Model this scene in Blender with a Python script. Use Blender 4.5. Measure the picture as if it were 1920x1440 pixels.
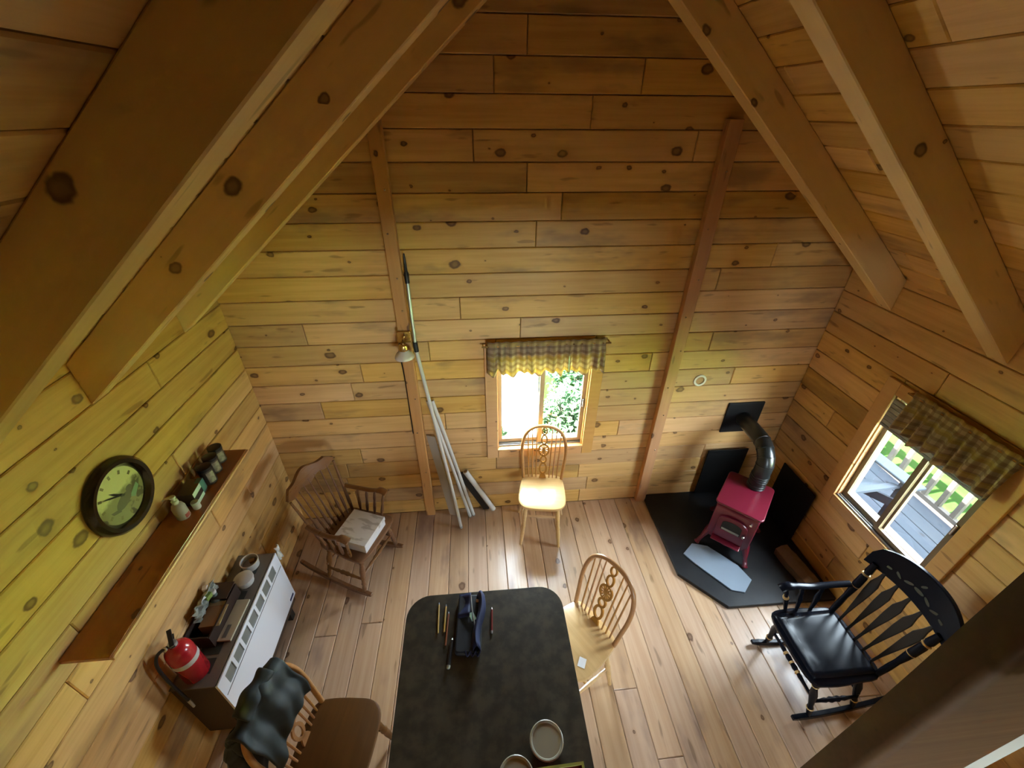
import bpy, math, random
from mathutils import Matrix, Vector
PI = math.pi
sc = bpy.context.scene
col = sc.collection
for o in list(bpy.data.objects):
    bpy.data.objects.remove(o)

# ------------------------------------------------------------------ camera
CAMP = (0.0, -2.45, 2.862)
cam_d = bpy.data.cameras.new('camera')
cam_d.sensor_width = 36.0
cam_d.lens = 782.755 / 1920 * 36
cam_d.clip_start = 0.02
cam = bpy.data.objects.new('camera', cam_d)
col.objects.link(cam)
def cam_matrix(p, y, r):
    f = Vector((math.sin(y) * math.cos(p), math.cos(y) * math.cos(p), -math.sin(p)))
    rt = Vector((math.cos(y), -math.sin(y), 0))
    dn = f.cross(rt)
    a = rt * math.cos(r) + dn * math.sin(r)
    b = -rt * math.sin(r) + dn * math.cos(r)
    m = Matrix((a, -b, -f)).transposed().to_4x4()
    m.translation = Vector(CAMP)
    return m
cam.matrix_world = cam_matrix(0.578202, 0.093269, -0.00835)
sc.camera = cam

# ------------------------------------------------------------------ world, sun, exposure
SKY = 40.0
w = bpy.data.worlds.new('sky')
sc.world = w
w.use_nodes = True
bg = w.node_tree.nodes['Background']
bg.inputs[0].default_value = (0.74, 0.86, 1.0, 1)
bg.inputs[1].default_value = SKY
sun_d = bpy.data.lights.new('sun', 'SUN')
sun_d.energy = 420.0
sun_d.angle = 0.01
sun_d.color = (1.0, 0.96, 0.88)
sun = bpy.data.objects.new('sun', sun_d)
sun.rotation_euler = Vector((0.57, 0.06, -0.82)).to_track_quat('-Z', 'Y').to_euler()
col.objects.link(sun)
vs = sc.view_settings
vs.view_transform = 'Standard'
vs.look = 'None'
vs.gamma = 1.0
vs.use_curve_mapping = False
vs.exposure = 0.56
sc.cycles.use_denoising = True
sc.cycles.max_bounces = 7
sc.cycles.diffuse_bounces = 5
sc.cycles.glossy_bounces = 3
sc.cycles.transmission_bounces = 4
sc.cycles.transparent_max_bounces = 16
sc.cycles.sample_clamp_indirect = 15.0
sc.cycles.adaptive_threshold = 0.07
sc.cycles.adaptive_min_samples = 16
sc.cycles.caustics_reflective = False
sc.cycles.caustics_refractive = False
def portal(loc, normal, sx, sy):
    d = bpy.data.lights.new('window_portal', 'AREA')
    d.shape = 'RECTANGLE'
    d.size, d.size_y = sx, sy
    d.cycles.is_portal = True
    o = bpy.data.objects.new('window_portal', d)
    o.location = loc
    o.rotation_euler = Vector(normal).to_track_quat('-Z', 'Y').to_euler()
    col.objects.link(o)

# ------------------------------------------------------------------ measures of the cabin
XL, XR = -1.498, 2.424
XM = (XL + XR) / 2
YF = -5.0
SL = 0.833                      # roof slope 10 in 12
CB = 3.144                      # underside of the rafters: z = CB + SL*x on the left side
RD = 0.185                      # vertical depth of a rafter
PW = 0.147                      # wall board pitch
def roof_z(x):
    return CB + RD + SL * (x if x < XM else 2 * XM - x)

# ------------------------------------------------------------------ mesh helpers
class MB:
    def __init__(s):
        s.v = []; s.f = []
    def add(s, vs, fs, M=None):
        b = len(s.v)
        s.v += [tuple(M @ Vector(p)) if M is not None else tuple(p) for p in vs]
        s.f += [tuple(i + b for i in f) for f in fs]
        return s
    def box(s, x0, x1, y0, y1, z0, z1, M=None):
        v = [(x0, y0, z0), (x1, y0, z0), (x1, y1, z0), (x0, y1, z0), (x0, y0, z1), (x1, y0, z1), (x1, y1, z1), (x0, y1, z1)]
        return s.add(v, [(3, 2, 1, 0), (4, 5, 6, 7), (0, 1, 5, 4), (1, 2, 6, 5), (2, 3, 7, 6), (3, 0, 4, 7)], M)
    def prism(s, poly, z0, z1, M=None):
        n = len(poly)
        v = [(p[0], p[1], z0) for p in poly] + [(p[0], p[1], z1) for p in poly]
        f = [tuple(range(n - 1, -1, -1)), tuple(range(n, 2 * n))]
        f += [(i, (i + 1) % n, n + (i + 1) % n, n + i) for i in range(n)]
        return s.add(v, f, M)
    def loft(s, rings, cap=True, M=None, closed=False):
        n = len(rings[0]); v = [p for r in rings for p in r]; f = []
        m = len(rings)
        for i in range(m if closed else m - 1):
            a, b = i * n, ((i + 1) % m) * n
            f += [(a + j, a + (j + 1) % n, b + (j + 1) % n, b + j) for j in range(n)]
        if cap and not closed:
            f += [tuple(range(n - 1, -1, -1)), tuple(range((m - 1) * n, m * n))]
        return s.add(v, f, M)
    def tube(s, pts, r, n=8, closed=False, flat=1.0, M=None):
        pts = [Vector(p) for p in pts]; m = len(pts)
        rr = r if isinstance(r, (list, tuple)) else [r] * m
        tg = []
        for i in range(m):
            a = pts[(i - 1) % m] if (closed or i > 0) else pts[i]
            b = pts[(i + 1) % m] if (closed or i < m - 1) else pts[i]
            tg.append((b - a).normalized())
        up = Vector((0, 0, 1)) if abs(tg[0].z) < 0.9 else Vector((0, 1, 0))
        u = tg[0].cross(up).normalized(); rings = []
        for i in range(m):
            t = tg[i]
            u = (u - t * u.dot(t)).normalized(); wv = t.cross(u)
            rings.append([tuple(pts[i] + (u * math.cos(2 * PI * k / n) + wv * math.sin(2 * PI * k / n) * flat) * rr[i]) for k in range(n)])
        return s.loft(rings, True, M, closed)
    def turned(s, p0, p1, prof, n=10, M=None):
        p0, p1 = Vector(p0), Vector(p1)
        return s.tube([p0.lerp(p1, t) for t, r in prof], [r for t, r in prof], n, M=M)
    def lathe(s, prof, n=24, M=None, cap=True):
        return s.loft([[(r * math.cos(2 * PI * k / n), r * math.sin(2 * PI * k / n), z) for k in range(n)] for r, z in prof], cap, M)
    def ring(s, ro, ri, z0, z1, n=24, M=None, sx=1.0, sy=1.0):
        c = [(math.cos(2 * PI * k / n) * sx, math.sin(2 * PI * k / n) * sy) for k in range(n)]
        rs = [[(a * r, b * r, z) for a, b in c] for r, z in ((ro, z0), (ro, z1), (ri, z1), (ri, z0))]
        return s.loft(rs, False, M, True)
    def grid(s, P, M=None):
        a, b = len(P), len(P[0])
        v = [p for r in P for p in r]
        return s.add(v, [(i * b + j, i * b + j + 1, (i + 1) * b + j + 1, (i + 1) * b + j) for i in range(a - 1) for j in range(b - 1)], M)
    def build(s, name, mat, parent=None, smooth=False, bevel=0, seg=2, solid=0, sub=0, M=None):
        me = bpy.data.meshes.new(name)
        me.from_pydata(s.v, [], s.f)
        me.update()
        if smooth:
            me.polygons.foreach_set('use_smooth', [True] * len(me.polygons))
        me.materials.append(mat)
        o = bpy.data.objects.new(name, me)
        col.objects.link(o)
        if parent is not None:
            o.parent = parent
        if M is not None:
            o.matrix_basis = M
        if solid:
            m = o.modifiers.new('thickness', 'SOLIDIFY'); m.thickness = solid; m.offset = 0
        if bevel:
            m = o.modifiers.new('round', 'BEVEL'); m.width = bevel; m.segments = seg; m.limit_method = 'ANGLE'; m.angle_limit = 0.6
        if sub:
            m = o.modifiers.new('smooth', 'SUBSURF'); m.levels = sub; m.render_levels = sub
        if smooth and (bevel or sub == 0):
            try:
                me.set_sharp_from_angle(angle=0.7)
            except Exception:
                pass
        return o
def spline(pts, n=6):
    P = [Vector(p) for p in pts]; out = []
    for i in range(len(P) - 1):
        a, b, c, d = P[max(i - 1, 0)], P[i], P[i + 1], P[min(i + 2, len(P) - 1)]
        for k in range(n):
            t = k / n
            out.append(0.5 * ((2 * b) + (c - a) * t + (2 * a - 5 * b + 4 * c - d) * t * t + (3 * b - a - 3 * c + d) * t ** 3))
    out.append(P[-1])
    return out
def T(x, y, z, rz=0, rx=0, ry=0):
    return Matrix.Translation((x, y, z)) @ Matrix.Rotation(rz, 4, 'Z') @ Matrix.Rotation(ry, 4, 'Y') @ Matrix.Rotation(rx, 4, 'X')
def tag(o, label=None, cat=None, group=None, kind=None):
    if label: o['label'] = label
    if cat: o['category'] = cat
    if group: o['group'] = group
    if kind: o['kind'] = kind
    return o
def thing(name, label, cat, loc=(0, 0, 0), rz=0, group=None, kind=None):
    o = bpy.data.objects.new(name, None)
    o.empty_display_size = 0.1
    col.objects.link(o)
    o.location = loc
    o.rotation_euler = (0, 0, rz)
    return tag(o, label, cat, group, kind)
def copy_tree(o, parent=None):
    c = o.copy(); col.objects.link(c); c.parent = parent
    for ch in list(o.children):
        copy_tree(ch, c)
    return c

# ------------------------------------------------------------------ materials
def new_mat(name):
    m = bpy.data.materials.new(name); m.use_nodes = True
    nt = m.node_tree; nt.nodes.clear()
    return m, nt
def nd(nt, typ, ins=None, **kw):
    n = nt.nodes.new(typ)
    for k, v in kw.items():
        setattr(n, k, v)
    for k, v in (ins or {}).items():
        if hasattr(v, 'is_output') or isinstance(v, bpy.types.NodeSocket):
            nt.links.new(v, n.inputs[k])
        else:
            n.inputs[k].default_value = v
    return n
def rgb(c):
    return (c[0], c[1], c[2], 1)
def mathn(nt, op, a, b=0.0, c=0.0, clamp=False):
    return nd(nt, 'ShaderNodeMath', {0: a, 1: b, 2: c}, operation=op, use_clamp=clamp).outputs[0]
def mixc(nt, f, a, b, mode='MIX'):
    n = nd(nt, 'ShaderNodeMix', data_type='RGBA', blend_type=mode)
    for i, v in ((0, f), (6, a), (7, b)):
        if isinstance(v, bpy.types.NodeSocket): nt.links.new(v, n.inputs[i])
        else: n.inputs[i].default_value = v
    return n.outputs[2]
def ramp(nt, f, stops):
    n = nd(nt, 'ShaderNodeValToRGB', {0: f})
    e = n.color_ramp.elements
    while len(e) < len(stops): e.new(0.5)
    for x, (p, c) in zip(e, stops):
        x.position = p; x.color = rgb(c) if len(c) == 3 else c
    return n.outputs[0]
def mrange(nt, v, a, b, c=0.0, d=1.0):
    return nd(nt, 'ShaderNodeMapRange', {0: v, 1: a, 2: b, 3: c, 4: d}, interpolation_type='SMOOTHSTEP').outputs[0]
def finish(nt, color, rough=0.5, metal=0.0, bump=None, bstr=0.2, bdist=0.002, **kw):
    b = nd(nt, 'ShaderNodeBsdfPrincipled')
    for k, v in (('Base Color', color), ('Roughness', rough), ('Metallic', metal)):
        if isinstance(v, bpy.types.NodeSocket): nt.links.new(v, b.inputs[k])
        else: b.inputs[k].default_value = rgb(v) if k == 'Base Color' and len(v) == 3 else v
    for k, v in kw.items():
        b.inputs[k.replace('_', ' ')].default_value = v
    if bump is not None:
        bn = nd(nt, 'ShaderNodeBump', {'Strength': bstr, 'Distance': bdist, 'Height': bump})
        nt.links.new(bn.outputs[0], b.inputs['Normal'])
    out = nd(nt, 'ShaderNodeOutputMaterial')
    nt.links.new(b.outputs[0], out.inputs[0])
    return b
def wood(name, base, dark, knot=(0.09, 0.035, 0.012), rough=0.5, vary=0.16, knots=0.3, stain=0.25, stainc=(0.16, 0.1, 0.06), coat=0.0, grain=0.35, scale=1.0, kr=1.0, axis=0, spec=0.4):
    """boards: X of the object runs with the grain"""
    m, nt = new_mat(name)
    tc = nd(nt, 'ShaderNodeTexCoord').outputs['Object']
    rnd = nd(nt, 'ShaderNodeObjectInfo').outputs['Random']
    off = nd(nt, 'ShaderNodeCombineXYZ', {0: mathn(nt, 'MULTIPLY', rnd, 71.3), 1: mathn(nt, 'MULTIPLY', rnd, 37.7), 2: mathn(nt, 'MULTIPLY', rnd, 19.1)}).outputs[0]
    if axis:
        mp = nd(nt, 'ShaderNodeMapping', {0: tc})
        mp.inputs['Rotation'].default_value = {1: (0, 0, PI / 2), 2: (0, PI / 2, 0)}[axis]
        tc = mp.outputs[0]
    p = nd(nt, 'ShaderNodeVectorMath', {0: tc, 1: off}, operation='ADD').outputs[0]
    def scaled(sx, sy, sz):
        return nd(nt, 'ShaderNodeVectorMath', {0: p, 1: (sx * scale, sy * scale, sz * scale)}, operation='MULTIPLY').outputs[0]
    g1 = nd(nt, 'ShaderNodeTexNoise', {'Vector': scaled(1.6, 42, 42), 'Scale': 1.0, 'Detail': 3.0, 'Roughness': 0.65}).outputs[0]
    wv = nd(nt, 'ShaderNodeTexNoise', {'Vector': scaled(0.9, 13, 13), 'Scale': 1.0, 'Detail': 1.0, 'Distortion': 1.2}).outputs[0]
    gr = mathn(nt, 'ADD', mathn(nt, 'MULTIPLY', g1, 0.6), mathn(nt, 'MULTIPLY', wv, 0.4))
    gf = mrange(nt, gr, 0.36, 0.66)
    c = mixc(nt, mathn(nt, 'MULTIPLY', gf, grain), rgb(base), rgb(dark))
    # weathered smudges
    if stain:
        s1 = nd(nt, 'ShaderNodeTexNoise', {'Vector': scaled(1.5, 4.5, 4.5), 'Scale': 1.0, 'Detail': 4.0, 'Roughness': 0.6}).outputs[0]
        c = mixc(nt, mathn(nt, 'MULTIPLY', mrange(nt, s1, 0.54, 0.72), stain), c, rgb(stainc))
    if knots:
        fl = nd(nt, 'ShaderNodeTexNoise', {'Vector': scaled(5, 26, 26), 'Scale': 1.0, 'Detail': 2.0, 'Roughness': 0.4}).outputs[0]
        c = mixc(nt, mathn(nt, 'MULTIPLY', mrange(nt, fl, 0.66, 0.74), 0.55), c, rgb(tuple(x * 0.45 for x in dark)))
        sx = nd(nt, 'ShaderNodeSeparateXYZ', {0: p})
        kv = nd(nt, 'ShaderNodeCombineXYZ', {0: mathn(nt, 'MULTIPLY', sx.outputs[0], 5.2 * scale), 1: mathn(nt, 'MULTIPLY', mathn(nt, 'ADD', sx.outputs[1], sx.outputs[2]), 7.4 * scale), 2: 0.0}).outputs[0]
        vo = nd(nt, 'ShaderNodeTexVoronoi', {'Vector': kv, 'Scale': 1.0}, voronoi_dimensions='2D')
        sep = nd(nt, 'ShaderNodeSeparateColor', {0: vo.outputs['Color']})
        n2 = nd(nt, 'ShaderNodeTexNoise', {'Vector': scaled(30, 30, 30), 'Scale': 1.0, 'Detail': 2.0}).outputs[0]
        dist = mathn(nt, 'ADD', vo.outputs['Distance'], mathn(nt, 'MULTIPLY', mathn(nt, 'SUBTRACT', n2, 0.5), 0.13))
        rad = mathn(nt, 'MULTIPLY', mathn(nt, 'ADD', mathn(nt, 'MULTIPLY', mathn(nt, 'POWER', sep.outputs[1], 2.0), 0.17), 0.03), kr)
        gate = mathn(nt, 'LESS_THAN', sep.outputs[0], knots)
        q = mathn(nt, 'DIVIDE', dist, rad)
        core = mathn(nt, 'MULTIPLY', mathn(nt, 'SUBTRACT', 1.0, mrange(nt, q, 0.75, 1.1)), gate)
        halo = mathn(nt, 'MULTIPLY', mathn(nt, 'SUBTRACT', 1.0, mrange(nt, q, 0.8, 2.6)), gate)
        ringm = mathn(nt, 'MULTIPLY', mrange(nt, q, 0.2, 0.75, 0.72, 1.0), core)
        c = mixc(nt, mathn(nt, 'MULTIPLY', halo, 0.35), c, rgb(dark))
        c = mixc(nt, mathn(nt, 'MULTIPLY', ringm, 0.85), c, rgb(knot))
    # board to board tone
    val = mathn(nt, 'ADD', mathn(nt, 'MULTIPLY', rnd, 2 * vary), 1.0 - vary)
    r2 = mathn(nt, 'FRACT', mathn(nt, 'MULTIPLY', rnd, 7.31))
    hsv = nd(nt, 'ShaderNodeHueSaturation', {'Hue': mathn(nt, 'ADD', mathn(nt, 'MULTIPLY', r2, 0.008), 0.496), 'Saturation': mathn(nt, 'ADD', mathn(nt, 'MULTIPLY', r2, 0.2), 0.9), 'Value': val, 'Color': c})
    rr = mathn(nt, 'ADD', mathn(nt, 'MULTIPLY', g1, 0.2), rough - 0.1)
    finish(nt, hsv.outputs[0], rr, Coat_Weight=coat, Coat_Roughness=0.18, Specular_IOR_Level=spec)
    return m
def plain(name, c, rough=0.5, metal=0.0, noise=0.0, nscale=20.0, c2=None, coat=0.0, spec=0.5, bump=0.0, **kw):
    m, nt = new_mat(name)
    if noise or bump:
        tc = nd(nt, 'ShaderNodeTexCoord').outputs['Object']
        n = nd(nt, 'ShaderNodeTexNoise', {'Vector': tc, 'Scale': nscale, 'Detail': 5.0, 'Roughness': 0.6}).outputs[0]
        f = mathn(nt, 'MULTIPLY', mrange(nt, n, 0.35, 0.65), noise)
        c2 = c2 or tuple(x * 0.6 for x in c)
        colr = mixc(nt, f, rgb(c), rgb(c2))
        finish(nt, colr, rough, metal, bump=n if bump else None, bstr=bump, Coat_Weight=coat, Coat_Roughness=0.1, Specular_IOR_Level=spec, **kw)
    else:
        finish(nt, c, rough, metal, Coat_Weight=coat, Coat_Roughness=0.1, Specular_IOR_Level=spec, **kw)
    return m
def glass_mat(name, tint=(1, 1, 1)):
    m, nt = new_mat(name)
    t = nd(nt, 'ShaderNodeBsdfTransparent', {0: rgb(tint)})
    g = nd(nt, 'ShaderNodeBsdfGlossy', {0: (1, 1, 1, 1), 'Roughness': 0.02})
    lw = nd(nt, 'ShaderNodeLayerWeight', {0: 0.5})
    fr = mathn(nt, 'ADD', mathn(nt, 'MULTIPLY', mathn(nt, 'POWER', lw.outputs['Facing'], 5.0), 0.9), 0.035)
    mx = nd(nt, 'ShaderNodeMixShader', {0: fr, 1: t.outputs[0], 2: g.outputs[0]})
    o = nd(nt, 'ShaderNodeOutputMaterial'); nt.links.new(mx.outputs[0], o.inputs[0])
    return m
def cloth_mat(name, build, trans=0.4, rough=0.9):
    m, nt = new_mat(name)
    c = build(nt)
    d = nd(nt, 'ShaderNodeBsdfDiffuse'); t = nd(nt, 'ShaderNodeBsdfTranslucent')
    for b in (d, t):
        if isinstance(c, bpy.types.NodeSocket): nt.links.new(c, b.inputs[0])
        else: b.inputs[0].default_value = rgb(c)
    mx = nd(nt, 'ShaderNodeMixShader', {0: trans, 1: d.outputs[0], 2: t.outputs[0]})
    o = nd(nt, 'ShaderNodeOutputMaterial'); nt.links.new(mx.outputs[0], o.inputs[0])
    return m
def plaid(nt):
    tc = nd(nt, 'ShaderNodeTexCoord').outputs['Object']
    s = nd(nt, 'ShaderNodeSeparateXYZ', {0: tc})
    def band(v, per, wd, ph=0.0):
        fr = mathn(nt, 'FRACT', mathn(nt, 'ADD', mathn(nt, 'DIVIDE', v, per), ph))
        return mathn(nt, 'LESS_THAN', fr, wd)
    c = mixc(nt, mathn(nt, 'MULTIPLY', band(s.outputs[0], 0.036, 0.5), 0.42), (0.62, 0.5, 0.33, 1), (0.27, 0.17, 0.1, 1))
    c = mixc(nt, mathn(nt, 'MULTIPLY', band(s.outputs[2], 0.04, 0.45), 0.5), c, (0.27, 0.16, 0.09, 1))
    c = mixc(nt, mathn(nt, 'MULTIPLY', band(s.outputs[2], 0.1, 0.3, 0.2), 0.45), c, (0.62, 0.45, 0.1, 1))
    return c

PINE = wood('pine_wall_boards', (0.70, 0.44, 0.165), (0.52, 0.28, 0.08), knots=0.36, stain=0.62, stainc=(0.27, 0.175, 0.08), vary=0.14, grain=0.55)
PINE_R = wood('pine_roof_boards', (0.68, 0.43, 0.16), (0.50, 0.27, 0.075), knots=0.26, stain=0.55, stainc=(0.25, 0.15, 0.08), vary=0.13, grain=0.5)
RAFT = wood('pine_rafter', (0.72, 0.51, 0.22), (0.62, 0.41, 0.15), knots=0.3, stain=0.0, vary=0.04, grain=0.22, kr=1.1)
POSTW = wood('fir_post', (0.56, 0.29, 0.1), (0.42, 0.19, 0.06), knots=0.2, stain=0.0, vary=0.05)
TRIM = wood('pine_casing', (0.62, 0.36, 0.14), (0.5, 0.25, 0.08), knots=0.15, stain=0.0, vary=0.06, rough=0.4)
FLOORW = wood('pine_floor_boards', (0.55, 0.375, 0.24), (0.38, 0.22, 0.115), knots=0.2, stain=0.72, stainc=(0.23, 0.14, 0.11), vary=0.15, rough=0.36, coat=0.25, grain=0.5)
OAK = wood('light_oak', (0.66, 0.44, 0.2), (0.52, 0.31, 0.12), knots=0.0, stain=0.0, vary=0.03, rough=0.3, coat=0.5, grain=0.5)
OAKD = wood('honey_oak', (0.42, 0.2, 0.06), (0.3, 0.12, 0.03), knots=0.0, stain=0.0, vary=0.03, rough=0.35, coat=0.3, grain=0.5)
WALN = wood('brown_maple', (0.2, 0.09, 0.035), (0.12, 0.048, 0.018), knots=0.0, stain=0.0, vary=0.03, rough=0.3, coat=0.5, grain=0.5)
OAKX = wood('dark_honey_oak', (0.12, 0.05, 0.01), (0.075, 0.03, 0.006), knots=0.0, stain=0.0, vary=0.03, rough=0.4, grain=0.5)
SHELFW = wood('stained_shelf_pine', (0.36, 0.13, 0.02), (0.26, 0.085, 0.012), knots=0.22, stain=0.0, vary=0.02, rough=0.32, coat=0.3)
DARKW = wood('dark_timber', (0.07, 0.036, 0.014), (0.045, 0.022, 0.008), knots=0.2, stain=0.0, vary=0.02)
BACK = plain('wall_backing', (0.09, 0.05, 0.025), 0.9)
SIDING = plain('outside_siding', (0.3, 0.2, 0.12), 0.8, noise=0.4)
GLASS = glass_mat('window_glass', (0.97, 0.99, 0.98))
VINYL = plain('tan_sash_vinyl', (0.17, 0.125, 0.07), 0.5)
TANV = plain('pale_tan_sash', (0.46, 0.33, 0.19), 0.45)
GREYV = plain('grey_track', (0.22, 0.24, 0.25), 0.4)
SHADEG = plain('grey_shade_cloth', (0.34, 0.34, 0.33), 0.8)
CHROME = plain('latch_metal', (0.6, 0.6, 0.6), 0.25, 1.0)
PLAID = cloth_mat('plaid_cotton', plaid, 0.5)
BLACKP = plain('black_lacquer', (0.006, 0.007, 0.011), 0.24, coat=0.0, spec=0.14)
GOLD = plain('gold_paint', (0.55, 0.36, 0.14), 0.35, 0.4)
STENC = plain('faded_stencil', (0.035, 0.045, 0.025), 0.4, noise=0.7, nscale=60, c2=(0.07, 0.05, 0.025))
LAMIN = plain('dark_laminate', (0.026, 0.021, 0.012), 0.42, noise=0.9, nscale=16, c2=(0.055, 0.044, 0.026), spec=0.35)
EDGE = plain('table_edge', (0.09, 0.045, 0.03), 0.4)
RED = plain('red_enamel', (0.13, 0.008, 0.02), 0.3, coat=0.15)
IRON = plain('black_iron', (0.006, 0.006, 0.006), 0.5, spec=0.3)
PIPEM = plain('black_stovepipe', (0.012, 0.014, 0.013), 0.28, spec=0.6)
HEARTH = plain('black_hearth', (0.012, 0.013, 0.015), 0.42, noise=0.5, nscale=9, c2=(0.022, 0.022, 0.022), spec=0.35)
SLATE = plain('blue_grey_board', (0.2, 0.25, 0.31), 0.6, noise=0.15, nscale=5)
STGLASS = plain('stove_glass', (0.03, 0.03, 0.025), 0.08, spec=0.9)
WHITE = plain('white_enamel', (0.78, 0.82, 0.88), 0.3)
WHITEP = plain('white_plastic', (0.6, 0.6, 0.56), 0.35)
PAPER = plain('white_paper', (0.7, 0.7, 0.68), 0.8)
HBROWN = plain('heater_brown', (0.055, 0.032, 0.018), 0.5)
HGREY = plain('heater_top_grey', (0.16, 0.14, 0.12), 0.45)
VENT = plain('vent_dark', (0.03, 0.035, 0.03), 0.5)
VENTG = plain('vent_grey', (0.19, 0.2, 0.18), 0.5)
BRASS = plain('brass', (0.6, 0.42, 0.16), 0.25, 1.0)
FROST = plain('frosted_glass', (0.72, 0.68, 0.6), 0.3)
ALU = plain('aluminium', (0.45, 0.48, 0.46), 0.35, 0.8)
GREYB = plain('grey_board', (0.42, 0.38, 0.31), 0.7)
BLACK = plain('black_plastic', (0.012, 0.012, 0.012), 0.4)
CARD = plain('brown_cardboard', (0.28, 0.16, 0.07), 0.8)
DKBOX = plain('dark_brown_tray', (0.03, 0.014, 0.008), 0.5)
TEAL = plain('teal_carton', (0.08, 0.22, 0.19), 0.5)
REDP = plain('extinguisher_red', (0.42, 0.012, 0.018), 0.25, coat=0.4)
NAVY = plain('navy_nylon', (0.006, 0.013, 0.06), 0.7, noise=0.3, nscale=40)
BLKN = plain('black_nylon', (0.006, 0.007, 0.009), 0.7)
JACK = plain('dark_green_jacket_cloth', (0.012, 0.018, 0.016), 0.65, noise=0.4, nscale=30, c2=(0.02, 0.03, 0.026))
YEL = plain('yellow_pencil', (0.4, 0.26, 0.06), 0.45)
BRNP = plain('brown_pencil', (0.2, 0.06, 0.02), 0.45)
LAWN = plain('lawn_green_shaded', (0.0065, 0.0135, 0.0035), 0.9, noise=0.8, nscale=3.0, c2=(0.004, 0.0095, 0.002), spec=0.0)  # shade is put into this dark green, no trees cast it
LEAF = cloth_mat('leaf_green', lambda nt: mixc(nt, nd(nt, 'ShaderNodeObjectInfo').outputs['Random'], (0.022, 0.05, 0.026, 1), (0.03, 0.058, 0.024, 1)), 0.35)
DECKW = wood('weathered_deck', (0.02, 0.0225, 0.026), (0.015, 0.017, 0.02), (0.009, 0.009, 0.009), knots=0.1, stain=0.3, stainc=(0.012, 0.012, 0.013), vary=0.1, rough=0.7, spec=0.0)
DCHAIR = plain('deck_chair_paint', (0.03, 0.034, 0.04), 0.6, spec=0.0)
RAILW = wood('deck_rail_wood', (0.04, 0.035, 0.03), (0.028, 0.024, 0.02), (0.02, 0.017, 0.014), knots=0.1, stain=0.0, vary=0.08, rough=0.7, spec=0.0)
BOUNCE_FIELD = plain('pale_bounce_field', (0.27, 0.43, 0.13), 0.9, noise=0.4, nscale=1.0, c2=(0.22, 0.36, 0.1), spec=0.0)  # light colour chosen to bounce green sunlight indoors from out of view
STONE = plain('gravel_path', (0.12, 0.12, 0.11), 0.9, noise=0.5, nscale=25, spec=0.0)

# ------------------------------------------------------------------ boards
rng = random.Random(7)
def plank(parent, mat, M, poly, t, name='plank', ch=0.004):
    uc = sum(p[0] for p in poly) / 4; vc = sum(p[1] for p in poly) / 4
    q = [(p[0] - uc, p[1] - vc) for p in poly]
    b = MB()
    ins = [(x - ch * (1 if x > 0 else -1), y - ch * (1 if y > 0 else -1)) for x, y in q]
    b.loft([[(x, y, 0) for x, y in q], [(x, y, t - ch) for x, y in q], [(x, y, t) for x, y in ins]])
    return b.build(name, mat, parent, M=M @ Matrix.Translation((uc, vc, 0)))
def cut(piece, hole):
    a, b, c, d = piece; ha, hb, hc, hd = hole
    if a >= hb or b <= ha or c >= hd or d <= hc: return [piece]
    out = []
    if a < ha - 0.01: out.append((a, ha, c, d))
    if b > hb + 0.01: out.append((hb, b, c, d))
    ma, mb = max(a, ha), min(b, hb)
    if c < hc - 0.006: out.append((ma, mb, c, hc))
    if d > hd + 0.006: out.append((ma, mb, hd, d))
    return out
def boards(parent, mat, M, u0, u1, v0, v1, pitch, t=0.018, holes=(), clip=None, lens=(1.0, 2.7), name='plank', gap=0.003, joints=None):
    v = v0; i = 0
    while v < v1 - 0.01:
        vt = min(v + pitch, v1)
        if clip:
            a0, b0 = clip(v); a1, b1 = clip(vt)
        else:
            a0, b0, a1, b1 = u0, u1, u0, u1
        if b0 - a0 < 0.05: break
        xs = [a0]; x = a0 + rng.uniform(0.3, lens[1])
        if joints and i in joints:
            xs += [j for j in joints[i] if a0 < j < b0]
        else:
            while x < b0 - 0.35:
                xs.append(x); x += rng.uniform(*lens)
        xs.append(b0)
        for k in range(len(xs) - 1):
            ps = [(xs[k], xs[k + 1], v, vt)]
            for h in holes:
                ps = [r for p in ps for r in cut(p, h)]
            for (a, b, c, d) in ps:
                l0 = a; r0 = b; l1 = a; r1 = b
                if k == 0 and a == xs[0]: l1 = a1
                if k == len(xs) - 2 and b == xs[-1]: r1 = b1
                if r1 - l1 < 0.02: l1 = r1 - 0.02
                plank(parent, mat, M, [(l0 + gap / 2, c + gap / 2), (r0 - gap / 2, c + gap / 2), (r1 - gap / 2, d - gap / 2), (l1 + gap / 2, d - gap / 2)], t, name)
        v = vt; i += 1

# ------------------------------------------------------------------ the shell
WB = (0.12, 0.79, 0.66, 1.485)       # opening of the back window  x0 x1 z0 z1
WR = (-1.285, -0.652, 0.665, 1.50)   # opening of the side window  y0 y1 z0 z1
T_ = 0.018
TH = 0.13
# back wall
b = MB()
def wall_slab(b, rects, y0, y1):
    for (x0, x1, z0, z1) in rects:
        b.box(x0, x1, y0, y1, z0, z1)
b.box(XL - TH, WB[0], 0.018, TH, -0.3, 2.0); b.box(WB[1], XR + TH, 0.018, TH, -0.3, 2.0)
b.box(WB[0], WB[1], 0.018, TH, -0.3, WB[2]); b.box(WB[0], WB[1], 0.018, TH, WB[3], 2.0)
b.add([(XL - TH, 0.018, 2.0), (XR + TH, 0.018, 2.0), (XM, 0.018, 4.15), (XL - TH, TH, 2.0), (XR + TH, TH, 2.0), (XM, TH, 4.15)],
      [(0, 1, 2), (5, 4, 3), (0, 2, 5, 3), (1, 4, 5, 2), (0, 3, 4, 1)])
wall_back = tag(b.build('wall_back', BACK), 'pine board gable wall with the small window', kind='structure')
MBK = Matrix(((1, 0, 0, 0), (0, 0, -1, 0.018), (0, 1, 0, 0), (0, 0, 0, 1)))       # u=x v=z, out of the wall = -y
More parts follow.
